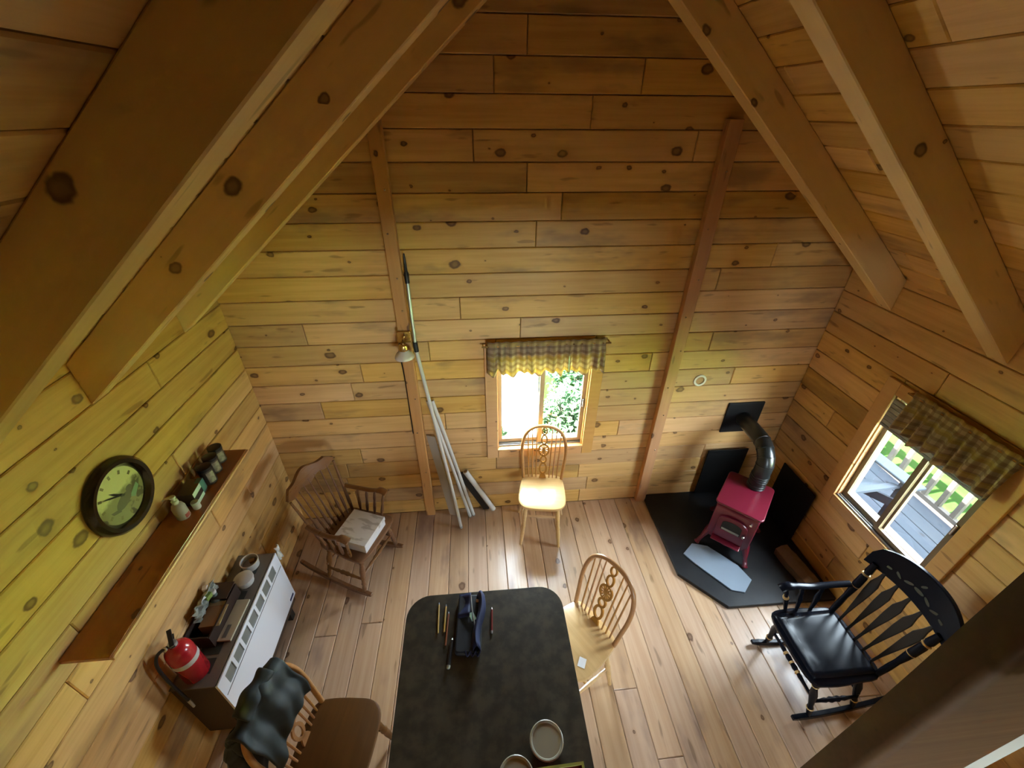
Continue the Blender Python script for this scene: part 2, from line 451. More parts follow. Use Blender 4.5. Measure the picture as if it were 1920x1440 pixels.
def gable_clip(v):
    if v < roof_z(XL): return (XL - 0.015, XR + 0.015)
    x = (v - CB - RD) / SL
    return (x, 2 * XM - x)
boards(wall_back, PINE, MBK, XL, XR, -0.005, 3.95, PW, T_, [WB], gable_clip,
       joints={20: [0.13, 0.86], 19: [0.62, 1.9], 18: [0.02, 1.2], 17: [0.3], 12: [-0.1, 1.4], 15: [0.36]})
# side walls
ML = Matrix(((0, 0, 1, XL - 0.018), (1, 0, 0, 0), (0, 1, 0, 0), (0, 0, 0, 1)))     # u=y v=z normal +x
MR = Matrix(((0, 0, -1, XR + 0.018), (1, 0, 0, 0), (0, 1, 0, 0), (0, 0, 0, 1)))
ZT = 2.09
b = MB(); b.box(XL - TH, XL - 0.018, YF, 0.018, -0.3, ZT)
wall_left = tag(b.build('wall_left', BACK), 'pine board side wall behind the clock and shelf', kind='structure')
boards(wall_left, PINE, ML, YF, 0.0, -0.012, ZT, PW, T_, (), None, (1.2, 3.0))
b = MB()
for (y0, y1, z0, z1) in ((WR[1], 0.018, -0.3, ZT), (YF, WR[0], -0.3, ZT), (WR[0], WR[1], -0.3, WR[2]), (WR[0], WR[1], WR[3], ZT)):
    b.box(XR + 0.018, XR + TH, y0, y1, z0, z1)
wall_right = tag(b.build('wall_right', BACK), 'pine board side wall with the window onto the deck', kind='structure')
boards(wall_right, PINE, MR, YF, 0.0, -0.02, ZT, PW, T_, (WR,), None, (1.2, 3.0))
# wall towards the loft, out of the picture
b = MB()
FILL_WIN = ((0.55, 1.15, 0.85, 1.7), (1.25, 1.8, 0.85, 1.7))     # two windows added under the loft, unseen, for fill light
b.box(XL, FILL_WIN[0][0], YF - TH, YF, -0.3, 3.3); b.box(FILL_WIN[0][1], FILL_WIN[1][0], YF - TH, YF, -0.3, 3.3); b.box(FILL_WIN[1][1], XR, YF - TH, YF, -0.3, 3.3)
for q in FILL_WIN:
    b.box(q[0], q[1], YF - TH, YF, -0.3, q[2]); b.box(q[0], q[1], YF - TH, YF, q[3], 3.3)
b.prism([(XL, 3.3), (XR, 3.3), (XM, 4.15)], 0, TH, Matrix(((1, 0, 0, 0), (0, 0, -1, YF), (0, 1, 0, 0), (0, 0, 0, 1))))
tag(b.build('wall_front', PINE), 'pine wall behind the loft', kind='structure')
# floor
b = MB(); b.box(XL - TH, XR + TH, YF, TH, -0.3, -0.02)
floor = tag(b.build('floor', BACK), 'worn pine plank floor', kind='structure')
MF = Matrix(((0, -1, 0, 0), (1, 0, 0, 0), (0, 0, 1, -0.02), (0, 0, 0, 1)))         # u=y v=-x
boards(floor, FLOORW, MF, YF, 0.0, -XR, -XL, 0.1425, 0.02, (), None, (1.3, 3.2), gap=0.002)
# roof
for side in (0, 1):
    sg = 1 if side == 0 else -1
    cs = 1 / math.sqrt(1 + SL * SL); sn = SL * cs
    x0 = XL if side == 0 else XR
    # u = y, v = up the slope, normal down into the room
    n = Vector((sg * sn, 0, -cs))
    M = Matrix(((0, sg * cs, n.x, x0 - n.x * T_), (1, 0, 0, 0), (0, sn, n.z, roof_z(XL) - n.z * T_), (0, 0, 0, 1)))
    ln = (XM - XL) / cs
    b = MB(); b.box(YF - 0.2, 0.45, -0.45, ln, -0.06, -0.002, M)
    rf = tag(b.build('ceiling_left' if side == 0 else 'ceiling_right', BACK), 'sloping pine board ceiling above the ' + ('clock wall' if side == 0 else 'deck window'), kind='structure')
    boards(rf, PINE_R, M, YF, 0.0, 0.0, ln - 0.005, 0.147, T_, (), None, (1.4, 3.2))
# rafters, each a timber on edge running from the wall up to the ridge
RY = (-0.326, -0.957, -1.625, -2.29, -2.95, -3.6, -4.25)
def rafter(y, side, label):
    sg = 1 if side == 0 else -1
    x0 = XL if side == 0 else XR
    cs = 1 / math.sqrt(1 + SL * SL); sn = SL * cs
    M = Matrix(((sg * cs, 0, -sg * sn, x0), (0, sg, 0, y), (sn, 0, cs, roof_z(XL) - RD), (0, 0, 0, 1)))
    ln = (XM - XL) / cs; dp = RD * cs
    b = MB()
    b.prism([(0.0, 0.0), (ln, 0.0), (ln + dp * SL, dp), (dp * SL, dp)], -0.045, 0.045, Matrix(((1, 0, 0, 0), (0, 0, -1, 0), (0, 1, 0, 0), (0, 0, 0, 1))))
    o = b.build('rafter', RAFT, None, bevel=0.004, seg=1, M=M)
    tag(o, label, 'rafter', 'exposed roof rafters', 'structure')
    return o
for k, y in enumerate(RY):
    nth = ('nearest the gable wall', 'second from the gable wall', 'third from the gable wall')[k] if k < 3 else 'above the loft'
    for side in (0, 1):
        rafter(y, side, 'pale pine rafter %s on the %s' % (nth, 'clock side' if side == 0 else 'deck side'))
b = MB(); b.box(XM - 0.02, XM + 0.02, YF, 0.0, CB + SL * XM - 0.02, CB + SL * XM + RD)
tag(b.build('ridge_beam', RAFT), 'pine ridge board where the rafters meet', 'beam', kind='structure')
# loft the photograph is taken from
b = MB(); b.box(XL, XR, YF, -2.40, 1.93, 1.98)
tag(b.build('loft_floor', PINE), 'pine loft floor', 'floor', kind='structure')
# walls added under the loft, out of view, to block the fill light
for (x0, x1, y) in ((XL, -0.15, -2.66), (1.5, XR, -2.9)):
    b = MB(); b.box(x0, x1, y, y + 0.06, 0, 1.93)
    tag(b.build('light_block_wall', PINE), 'added pine light-blocking wall under the loft', kind='structure')
# posts against the gable wall
def post(x0, x1, label, screws):
    cx = (x0 + x1) / 2
    hgt = CB + SL * (cx if cx < XM else 2 * XM - cx) + 0.06
    p = thing('wall_post', label, 'post', (cx, -0.026, 0), kind='structure', group='posts on the gable wall')
    b = MB(); b.box(0, hgt, -(x1 - x0) / 2, (x1 - x0) / 2, -0.026, 0.026)
    b.build('timber', POSTW, p, bevel=0.004, M=Matrix(((0, 1, 0, 0), (0, 0, 1, 0), (1, 0, 0, 0), (0, 0, 0, 1))))
    for z, dx in screws:
        b = MB(); b.lathe([(0.0055, 0), (0.0055, 0.002), (0.003, 0.004)], 8, T(dx, -0.026, z, rx=PI / 2))
        b.build('screw', CHROME, p, True)
post(-0.49, -0.418, 'pine post on the gable wall carrying the brass lamp', [(2.52, 0.01), (2.3, -0.008), (2.05, 0.008), (1.85, 0.01), (1.2, 0.01), (0.9, -0.01), (0.5, 0.01)])
post(1.325, 1.405, 'reddish pine post on the gable wall beside the hearth', [(2.6, 0.012), (2.3, -0.01), (2.0, 0.012), (1.75, -0.01), (1.5, 0.015), (1.2, -0.01), (0.95, 0.01), (0.6, 0.012)])

# ------------------------------------------------------------------ windows: X across, Y outwards, Z up
def window(name, label, loc, rz, W, z0, z1, cas=0.08, top_cas=0.075, ins=0.025, vm=None):
    VM = vm or VINYL
    r = thing(name, label, None, loc, rz, kind='structure')
    h = W / 2
    def part(n, m, *bx, **k):
        b = MB()
        for q in bx: b.box(*q)
        return b.build(n, m, r, **k)
    part('casing', TRIM, (-h - cas, -h + 0.004, -0.02, 0, z0 - cas, z1 + top_cas), bevel=0.003)
    part('casing', TRIM, (h - 0.004, h + cas, -0.02, 0, z0 - cas, z1 + top_cas), bevel=0.003)
    part('casing', TRIM, (-h + 0.006, h - 0.006, -0.021, 0, z1 - 0.004, z1 + top_cas), bevel=0.003)
    part('casing', TRIM, (-h + 0.006, h - 0.006, -0.021, 0, z0 - cas, z0 - 0.012), bevel=0.003)
    part('sill', TRIM, (-h, h, -0.022, 0.075, z0 - 0.012, z0 + 0.004), bevel=0.003)
    part('jamb', TRIM, (-h - 0.001, -h + 0.012, 0, 0.12, z0, z1)); part('jamb', TRIM, (h - 0.012, h + 0.001, 0, 0.12, z0, z1))
    part('jamb', TRIM, (-h, h, 0, 0.12, z1 - 0.012, z1)); part('jamb', VM, (-h, h, 0.075, 0.13, z0 - 0.012, z0 + 0.012))
    tr = part('track', GREYV, (-h + 0.012, h - 0.012, 0.045 - ins, 0.05 - ins, z0 + 0.004, z0 + 0.016), (-h + 0.012, h - 0.012, 0.062 - ins, 0.066 - ins, z0 + 0.004, z0 + 0.018), (-h + 0.012, h - 0.012, 0.08 - ins, 0.084 - ins, z0 + 0.004, z0 + 0.02))
    f = 0.028
    def sash(x0, x1, y):
        s = part('sash', VM, (x0, x0 + f, y, y + 0.022, z0 + 0.02, z1 - 0.012), (x1 - f, x1, y, y + 0.022, z0 + 0.02, z1 - 0.012),
                 (x0 + f, x1 - f, y, y + 0.022, z0 + 0.02, z0 + 0.02 + f), (x0 + f, x1 - f, y, y + 0.022, z1 - 0.012 - f, z1 - 0.012))
        b = MB(); b.box(x0 + f, x1 - f, y + 0.009, y + 0.013, z0 + 0.02 + f, z1 - 0.012 - f)
        b.build('pane', GLASS, s)
        return s
    sash(-h + 0.012, 0.02, 0.082 - ins)
    s = sash(-0.02, h - 0.012, 0.055 - ins)
    b = MB(); b.box(h - 0.012 - 0.02, h - 0.012 - 0.008, 0.042 - ins, 0.056 - ins, (z0 + z1) / 2 - 0.06, (z0 + z1) / 2 + 0.01); b.build('latch', CHROME, s, bevel=0.003)
    return r
window('window_1', 'small sliding window in the gable wall', ((WB[0] + WB[1]) / 2, -T_ * 0 , 0), 0, WB[1] - WB[0], WB[2], WB[3], vm=TANV)
window('window_2', 'sliding window onto the deck', (XR, (WR[0] + WR[1]) / 2, 0), -PI / 2, WR[1] - WR[0], WR[2], WR[3], ins=0.05)
portal(((WB[0] + WB[1]) / 2, 0.16, (WB[2] + WB[3]) / 2), (0, -1, 0), WB[1] - WB[0], WB[3] - WB[2])
portal((XR + 0.16, (WR[0] + WR[1]) / 2, (WR[2] + WR[3]) / 2), (-1, 0, 0), WR[1] - WR[0], WR[3] - WR[2])

for i, q in enumerate(FILL_WIN):
    window('window_%d' % (3 + i), 'added unseen fill window under the loft', ((q[0] + q[1]) / 2, YF, 0), PI, q[1] - q[0], q[2], q[3])
    portal(((q[0] + q[1]) / 2, YF - 0.16, (q[2] + q[3]) / 2), (0, 1, 0), q[1] - q[0], q[3] - q[2])

# ------------------------------------------------------------------ valances
def valance(label, loc, rz, W, z1, drop, splits, seed, side_drop=0.0):
    r = thing('window_valance', label, 'valance', loc, rz)
    rg = random.Random(seed)
    b = MB(); b.tube([(-W / 2 - 0.03, -0.045, z1 - 0.035), (W / 2 + 0.03, -0.045, z1 - 0.035)], 0.006, 8)
    rod = b.build('curtain_rod', BRASS, r, True)
    for sx in (-1, 1):
        b = MB(); b.tube([(sx * (W / 2 + 0.022), -0.045, z1 - 0.035), (sx * (W / 2 + 0.022), -0.001, z1 - 0.035)], 0.005, 6)
        b.build('bracket', BRASS, rod, True)
    edges = [-W / 2] + splits + [W / 2]
    for k in range(len(edges) - 1):
        a, c = edges[k], edges[k + 1]
        nu = max(24, int((c - a) * 170)); P = []
        ph = [rg.uniform(0, 6.28) for _ in range(4)]
        for j in range(13):
            v = j / 12; row = []
            for i in range(nu + 1):
                u = a + (c - a) * i / nu
                amp = 0.006 + 0.016 * v
                wv = math.sin(u * 95 + ph[0] + 0.8 * math.sin(u * 31 + ph[1])) * amp + math.sin(u * 41 + ph[2]) * 0.009 * v
                hem = 0.012 * math.sin(u * 37 + ph[3]) + 0.01 * math.sin(u * 83)
                z = z1 - v * (drop + hem)
                y = -0.052 + wv - 0.02 * v
                if j in (2, 3): y = -0.053 + wv * 0.5
                e = min(u + W / 2, W / 2 - u)
                if e < 0.012: y = min(y + (0.012 - e) * 2.0, -0.02)
                row.append((u, y, z))
            P.append(row)
        b = MB(); b.grid(P)
        b.build('fabric_panel', PLAID, r, True, solid=0.002)
    return r
valance('beige plaid valance gathered over the gable window, glowing yellow', (0.455, -0.0, 0), 0, 0.80, 1.615, 0.235, [0.15], 3)
valance('brown plaid valance over the window onto the deck', (XR, -1.035, 0), -PI / 2, 0.54, 1.60, 0.25, [], 5)
# shade stack behind the deck window's valance
r = thing('pleated_blind', 'grey pleated blind drawn up behind the brown plaid valance', 'blind', (XR, (WR[0] + WR[1]) / 2, 0), -PI / 2)
hw = (WR[1] - WR[0]) / 2 - 0.014
for k in range(6):
    b = MB(); b.box(-hw, hw, -0.018, 0.001, 1.31 + 0.028 * k, 1.337 + 0.028 * k); b.build('pleat', SHADEG, r, bevel=0.004)
b = MB(); b.box(-hw, hw, -0.019, 0.002, 1.29, 1.309); b.build('bottom_rail', GREYV, r, bevel=0.003)

# ------------------------------------------------------------------ wheel-back chairs
def rounded(pts, n=4):
    out = spline([(p[0], p[1], 0) for p in (pts[-1:] + pts + pts[:2])], n)
    return [(p.x, p.y) for p in out[n:n + n * len(pts)]]
def slab(b, poly, z0, z1, e, M=None):
    cx = sum(p[0] for p in poly) / len(poly); cy = sum(p[1] for p in poly) / len(poly)
    def ins(d): 
        res = []
        for x, y in poly:
            l = math.hypot(x - cx, y - cy); s = (l - d) / l
            res.append((cx + (x - cx) * s, cy + (y - cy) * s))
        return res
    rings = []
    for d, z in ((e * 1.5, z0), (e * 0.4, z0 + (z1 - z0) * 0.2), (0, z0 + (z1 - z0) * 0.55), (e * 0.25, z1 - e * 0.3), (e, z1)):
        rings.append([(x, y, z) for x, y in ins(d)])
    b.loft(rings, True, M)
def wheel_chair(label, loc, rz, mat=None, dark=None, h=0.44):
    m = mat or OAK; m2 = dark or OAKD
    r = thing('windsor_chair', label, 'chair', loc, rz, 'wheel-back dining chairs')
    b = MB()
    seat = rounded([(-0.135, 0.15), (-0.05, 0.165), (0.05, 0.165), (0.135, 0.15), (0.165, 0.09), (0.178, -0.04), (0.172, -0.13), (0.12, -0.18), (0.0, -0.19), (-0.12, -0.18), (-0.172, -0.13), (-0.178, -0.04), (-0.165, 0.09)])
    slab(b, seat, h - 0.036, h, 0.014)
    b.build('seat', m, r, True)
    # hoop
    def back(z):    # y of the leaning back plane at height z
        return 0.125 + (z - h) * 0.2
    hp = [(-0.148, h - 0.012), (-0.158, h + 0.1), (-0.167, h + 0.2), (-0.163, h + 0.3), (-0.135, h + 0.385), (-0.075, h + 0.435), (0, h + 0.448),
          (0.075, h + 0.435), (0.135, h + 0.385), (0.163, h + 0.3), (0.167, h + 0.2), (0.158, h + 0.1), (0.148, h - 0.012)]
    pts = spline([(x, back(z), z) for x, z in hp], 4)
    b = MB(); b.tube(pts, 0.0125, 10); b.build('hoop', m2, r, True)
    for x in (-0.112, -0.082, -0.053, 0.053, 0.082, 0.112):
        xt = x * 1.12; zt = h + [q for q in (0.448 - (0.448 - 0.435) * abs(xt) / 0.075, 0.435 - 0.05 * (abs(xt) - 0.075) / 0.06)][0 if abs(xt) < 0.075 else 1] - 0.004
        b = MB(); b.turned((x * 0.97, 0.128, h - 0.01), (xt, back(zt), zt), [(0, 0.0048), (0.3, 0.0062), (0.6, 0.0055), (1, 0.004)], 7)
        b.build('spindle', m2, r, True)
    # pierced splat with the wheel, drawn in a plane that leans with the back
    a = math.atan(0.2)
    MS = T(0, 0.126, h) @ Matrix.Rotation(PI / 2 - a, 4, 'X')
    b = MB(); t = 0.005
    def rg_(cy, rx, ry, wd):
        n = 20
        o_ = [(math.cos(2 * PI * k / n), math.sin(2 * PI * k / n)) for k in range(n)]
        rs = [[(c * q * 1.0 * (rx if q == 1 else rx - wd), cy + s_ * (ry if q == 1 else ry), z) for c, s_ in o_] for q, z in ((1, -t), (1, t))]
        outer = [(c * rx, cy + s_ * ry) for c, s_ in o_]; inner = [(c * (rx - wd), cy + s_ * (ry - wd)) for c, s_ in o_]
        b.loft([[(x, y, -t) for x, y in outer], [(x, y, t) for x, y in outer], [(x, y, t) for x, y in inner], [(x, y, -t) for x, y in inner]], False, MS, True)
    b.prism([(-0.03, -0.012), (0.03, -0.012), (0.024, 0.02), (0.012, 0.045), (-0.012, 0.045), (-0.024, 0.02)], -t, t, MS)
    rg_(0.088, 0.033, 0.055, 0.015)
    rg_(0.168, 0.028, 0.036, 0.013)
    rg_(0.252, 0.044, 0.056, 0.013)
    rg_(0.342, 0.026, 0.044, 0.012)
    rg_(0.415, 0.023, 0.034, 0.01)
    for k in range(6):
        an = PI * k / 6 + 0.26
        dx, dy = math.cos(an) * 0.032, math.sin(an) * 0.048
        nx, ny = -math.sin(an) * 0.003, math.cos(an) * 0.003
        b.prism([(dx + nx, 0.252 + dy + ny), (-dx + nx, 0.252 - dy + ny), (-dx - nx, 0.252 - dy - ny), (dx - nx, 0.252 + dy - ny)], -t, t, MS)
    b.prism([(0.013 * math.cos(2 * PI * k / 12), 0.252 + 0.016 * math.sin(2 * PI * k / 12)) for k in range(12)], -t * 1.2, t * 1.2, MS)
    b.build('splat', m2, r)
    prof = [(0, 0.011), (0.15, 0.013), (0.3, 0.017), (0.42, 0.015), (0.46, 0.019), (0.52, 0.014), (0.75, 0.0165), (0.9, 0.013), (1, 0.011)]
    tops = [(-0.115, -0.12), (0.115, -0.12), (-0.105, 0.1), (0.105, 0.1)]
    feet = [(-0.148, -0.175), (0.148, -0.175), (-0.18, 0.14), (0.18, 0.14)]
    at = lambda k, z: Vector((feet[k][0], feet[k][1], 0)).lerp(Vector((tops[k][0], tops[k][1], h - 0.03)), z / (h - 0.03))
    for k in range(4):
        b = MB(); b.turned((feet[k][0], feet[k][1], 0), (tops[k][0], tops[k][1], h - 0.03), prof, 10)
        b.build('leg', m, r, True)
    sp = [(0, 0.008), (0.3, 0.01), (0.5, 0.013), (0.7, 0.01), (1, 0.008)]
    for p, q, z in ((0, 2, 0.17), (1, 3, 0.17)):
        b = MB(); b.turned(at(p, z), at(q, z), sp, 8); b.build('stretcher', m, r, True)
    b = MB(); b.turned(at(0, 0.17).lerp(at(2, 0.17), 0.42), at(1, 0.17).lerp(at(3, 0.17), 0.42), sp, 8); b.build('stretcher', m, r, True)
    b = MB(); b.turned(at(2, 0.24), at(3, 0.24), sp, 8); b.build('stretcher', m, r, True)
    return r
wheel_chair('light oak wheel-back chair in front of the gable window', (0.445, -0.245, 0), math.radians(-9))
wheel_chair('light oak wheel-back chair pushed up beside the dark table, white tag on seat', (0.487, -1.318, 0), math.radians(-58))
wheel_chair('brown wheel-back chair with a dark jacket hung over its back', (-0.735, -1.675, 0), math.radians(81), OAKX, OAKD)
b = MB(); b.box(-0.019, 0.019, -0.024, 0.024, 0, 0.0015)
tag(b.build('paper_tag', PAPER, None, M=T(0.475, -1.452, 0.4412, math.radians(-28))), 'small white paper tag on the chair seat beside the table', 'paper tag')

# jacket over the back of the chair beside the heater
rj = thing('jacket', 'dark green jacket draped over the chair back by the heater', 'jacket', (-0.735, -1.675, 0), math.radians(81))
rg = random.Random(4)
def cloth_fold(u0, u1, NU, NV, fl, bl, top0, seed, amp=1.0):
    g = random.Random(seed); ph = [g.uniform(0, 6.28) for _ in range(5)]
    P = []
    for i in range(NU + 1):
        x = u0 + (u1 - u0) * i / NU
        row = []
        for j in range(NV + 1):
            t = -fl + (fl + bl) * j / NV           # length along the cloth from the crown, front negative
            a = abs(t)
            crown = top0 - 1.6 * x * x
            z = crown - max(0.0, a - 0.035) - 0.012 * min(a / 0.035, 1)
            yb = 0.125 + (max(z, 0.5) - 0.44) * 0.2
            off = 0.03 * min(1, a / 0.035) + 0.10 * max(0, a - 0.035) * (1.0 if t > 0 else 0.5)
            f = amp * (0.011 * math.sin(x * 38 + ph[0] + t * 5) + 0.007 * math.sin(x * 75 + ph[1] - t * 9) + 0.006 * math.sin(t * 40 + ph[2] + x * 15))
            s_ = 1 if t > 0 else -1
            y = yb + s_ * (off + f * min(1, a / 0.06))
            row.append((x + 0.006 * math.sin(t * 30 + ph[3]), y, z + 0.5 * f + 0.01 * math.sin(x * 20 + ph[4]) * a * 4))
        P.append(row)
    return P
b = MB(); b.grid(cloth_fold(-0.15, 0.14, 32, 40, 0.29, 0.36, 0.912, 4))
b.build('body', JACK, rj, True, solid=0.014, sub=1)
b = MB(); b.grid(cloth_fold(-0.085, 0.09, 18, 14, 0.05, 0.1, 0.93, 9, 0.7))
b.build('collar', JACK, rj, True, solid=0.012, sub=1)
b = MB(); pts = spline([(0.1, 0.25, 0.83), (0.125, 0.27, 0.74), (0.12, 0.26, 0.62), (0.09, 0.25, 0.52)], 6)
b.tube(pts, [0.042 + 0.005 * math.sin(k * 1.3) for k in range(len(pts))], 12, flat=0.6); b.build('sleeve', JACK, rj, True)
b = MB(); pts = spline([(-0.11, 0.25, 0.83), (-0.14, 0.27, 0.74), (-0.14, 0.26, 0.62), (-0.12, 0.25, 0.52)], 6)
b.tube(pts, [0.042 + 0.005 * math.sin(k * 1.7) for k in range(len(pts))], 12, flat=0.6); b.build('sleeve', JACK, rj, True)

# ------------------------------------------------------------------ table
r = thing('dining_table', 'dark laminate dining table with rounded corners', 'table', (-0.017, -1.84, 0))
def rrect(hx, hy, rad, n=8):
    out = []
    for cx, cy, a0 in ((hx - rad, hy - rad, 0), (-hx + rad, hy - rad, PI / 2), (-hx + rad, -hy + rad, PI), (hx - rad, -hy + rad, 1.5 * PI)):
        for k in range(n + 1):
            a = a0 + PI / 2 * k / n
            out.append((cx + rad * math.cos(a), cy + rad * math.sin(a)))
    return out
b = MB(); b.prism(rrect(0.397, 0.645, 0.115), 0.705, 0.7395); b.build('edge_band', EDGE, r, bevel=0.004)
b = MB(); b.prism(rrect(0.3955, 0.6435, 0.114), 0.7396, 0.742); b.build('table_top', LAMIN, r)
b = MB(); b.box(-0.24, 0.24, -0.45, 0.45, 0.63, 0.705); b.build('apron', EDGE, r)
for sx in (-1, 1):
    for sy in (-1, 1):
        b = MB(); b.turned((sx * 0.2, sy * 0.41, 0), (sx * 0.2, sy * 0.41, 0.66), [(0, 0.018), (0.1, 0.022), (0.5, 0.03), (0.8, 0.026), (0.85, 0.034), (1, 0.034)], 12)
        b.build('leg', EDGE, r, True)
TZ = 0.7422
def pencil(name, label, x, y, rz, L, mat, tip, rad=0.004, cap=None, grp=None):
    r = thing(name, label, 'pen' if 'pen' == name.split('_')[-1] or 'marker' in name else 'pencil', (x, y, TZ + rad), rz, grp)
    b = MB(); b.turned((0, -L / 2, 0), (0, L / 2 - 0.012, 0), [(0, rad), (1, rad)], 8); b.build('barrel', mat, r, True)
    b = MB(); b.turned((0, L / 2 - 0.012, 0), (0, L / 2, 0), [(0, rad * 0.95), (1, rad * 0.2)], 8); b.build('tip', tip, r, True)
    if cap:
        b = MB(); b.turned((0, -L / 2 - 0.014, 0), (0, -L / 2, 0), [(0, rad * 0.7), (0.3, rad * 1.1), (1, rad * 1.15)], 8); b.build('end_cap', cap, r, True)
    return r
pencil('yellow_pencil', 'dull yellow pencil, outermost beside the blue pouch', -0.252, -1.315, 0.02, 0.15, YEL, BLACK)
pencil('yellow_pencil', 'yellow pencil lying against the brown pencil by the pouch', -0.219, -1.32, -0.03, 0.135, YEL, BLACK)
pencil('brown_pencil', 'reddish brown pencil between yellow pencils and blue pouch', -0.207, -1.37, -0.06, 0.16, BRNP, BLACK)
pencil('marker_pen', 'black marker with a silver end at the corner of the pouch', -0.187, -1.48, -0.12, 0.12, BLACK, ALU, 0.008, ALU)
pencil('red_pen', 'dark red pen lying alone on the dark table', 0.012, -1.345, -0.05, 0.115, plain('dark_red_plastic', (0.14, 0.02, 0.015), 0.3), ALU, 0.005, ALU)
# pouch
r = thing('pencil_pouch', 'open navy and black pencil pouch on the dark table', 'pouch', (-0.098, -1.365, TZ), math.radians(-4))
b = MB(); b.prism(rrect(0.062, 0.14, 0.02), 0, 0.03); b.build('body', BLKN, r, bevel=0.008)
P = [[(x, y, 0.034 + 0.012 * math.sin(x * 40 + 1) + 0.006 * math.sin(y * 50)) for x in [-0.06 + 0.012 * i for i in range(6)]] for y in [0.02 + 0.02 * j for j in range(7)]]
b = MB(); b.grid(P); b.build('lining_flap', NAVY, r, True, solid=0.004)
P = [[(0.03 + 0.035 * s + 0.012 * math.sin(y * 22), y, 0.03 + 0.045 * math.sin(PI * s)) for s in [k / 6 for k in range(7)]] for y in [-0.13 + 0.022 * j for j in range(13)]]
b = MB(); b.grid(P); b.build('side_flap', NAVY, r, True, solid=0.004)
b = MB(); b.tube(spline([(0.0, 0.13, 0.04), (0.012, 0.05, 0.045), (0.028, -0.02, 0.05), (0.04, -0.1, 0.045)], 5), 0.003, 6); b.build('zipper', ALU, r, True)
b = MB(); b.box(0.01, 0.034, -0.012, 0.03, 0.045, 0.047, T(0, 0, 0, 0.5)); b.build('care_label', plain('pale_green_label', (0.25, 0.42, 0.34), 0.6), r)
b = MB(); b.box(0.028, 0.042, 0.085, 0.1, 0.05, 0.056); b.build('buckle', CARD, r, bevel=0.002)
for k in range(3):
    b = MB(); b.tube(spline([(-0.01 + 0.024 * k, -0.128, 0.03), (0.0 + 0.024 * k, -0.15, 0.022), (0.012 + 0.024 * k, -0.132, 0.03)], 5), 0.0035, 6); b.build('elastic_loop', NAVY, r, True)
# round lidded tubs and box at the near end
for (x, y, lab) in ((0.205, -1.852, 'round pale lidded tub nearer the table side'), (0.075, -1.952, 'round pale lidded tub half behind the red box')):
    r = thing('lidded_tub', lab, 'tub', (x, y, TZ), 0, 'pale tubs on the table')
    b = MB(); b.lathe([(0.054, 0), (0.058, 0.004), (0.062, 0.03)], 32); b.build('tub', WHITEP, r, True)
    b = MB(); b.lathe([(0.065, 0.026), (0.067, 0.03), (0.067, 0.037), (0.064, 0.039), (0.059, 0.038), (0.056, 0.034)], 32); b.build('lid', plain('pale_olive_lid', (0.3, 0.29, 0.21), 0.35), r, True)
r = thing('tall_box', 'tall red box with a pale green rim at the near end of the table', 'box', (0.182, -2.044, TZ), math.radians(1.2))
b = MB(); b.box(-0.108, 0.108, -0.045, 0.045, 0, 0.298); b.build('body', plain('dark_red_card', (0.16, 0.012, 0.01), 0.5), r)
b = MB()
for q in ((-0.112, 0.112, 0.039, 0.047), (-0.112, 0.112, -0.047, -0.039)): b.box(*q, 0.294, 0.304)
for q in ((-0.112, -0.104, -0.039, 0.039), (0.104, 0.112, -0.039, 0.039)): b.box(*q, 0.294, 0.304)
b.build('rim', plain('pale_green_rim', (0.4, 0.45, 0.12), 0.45), r)

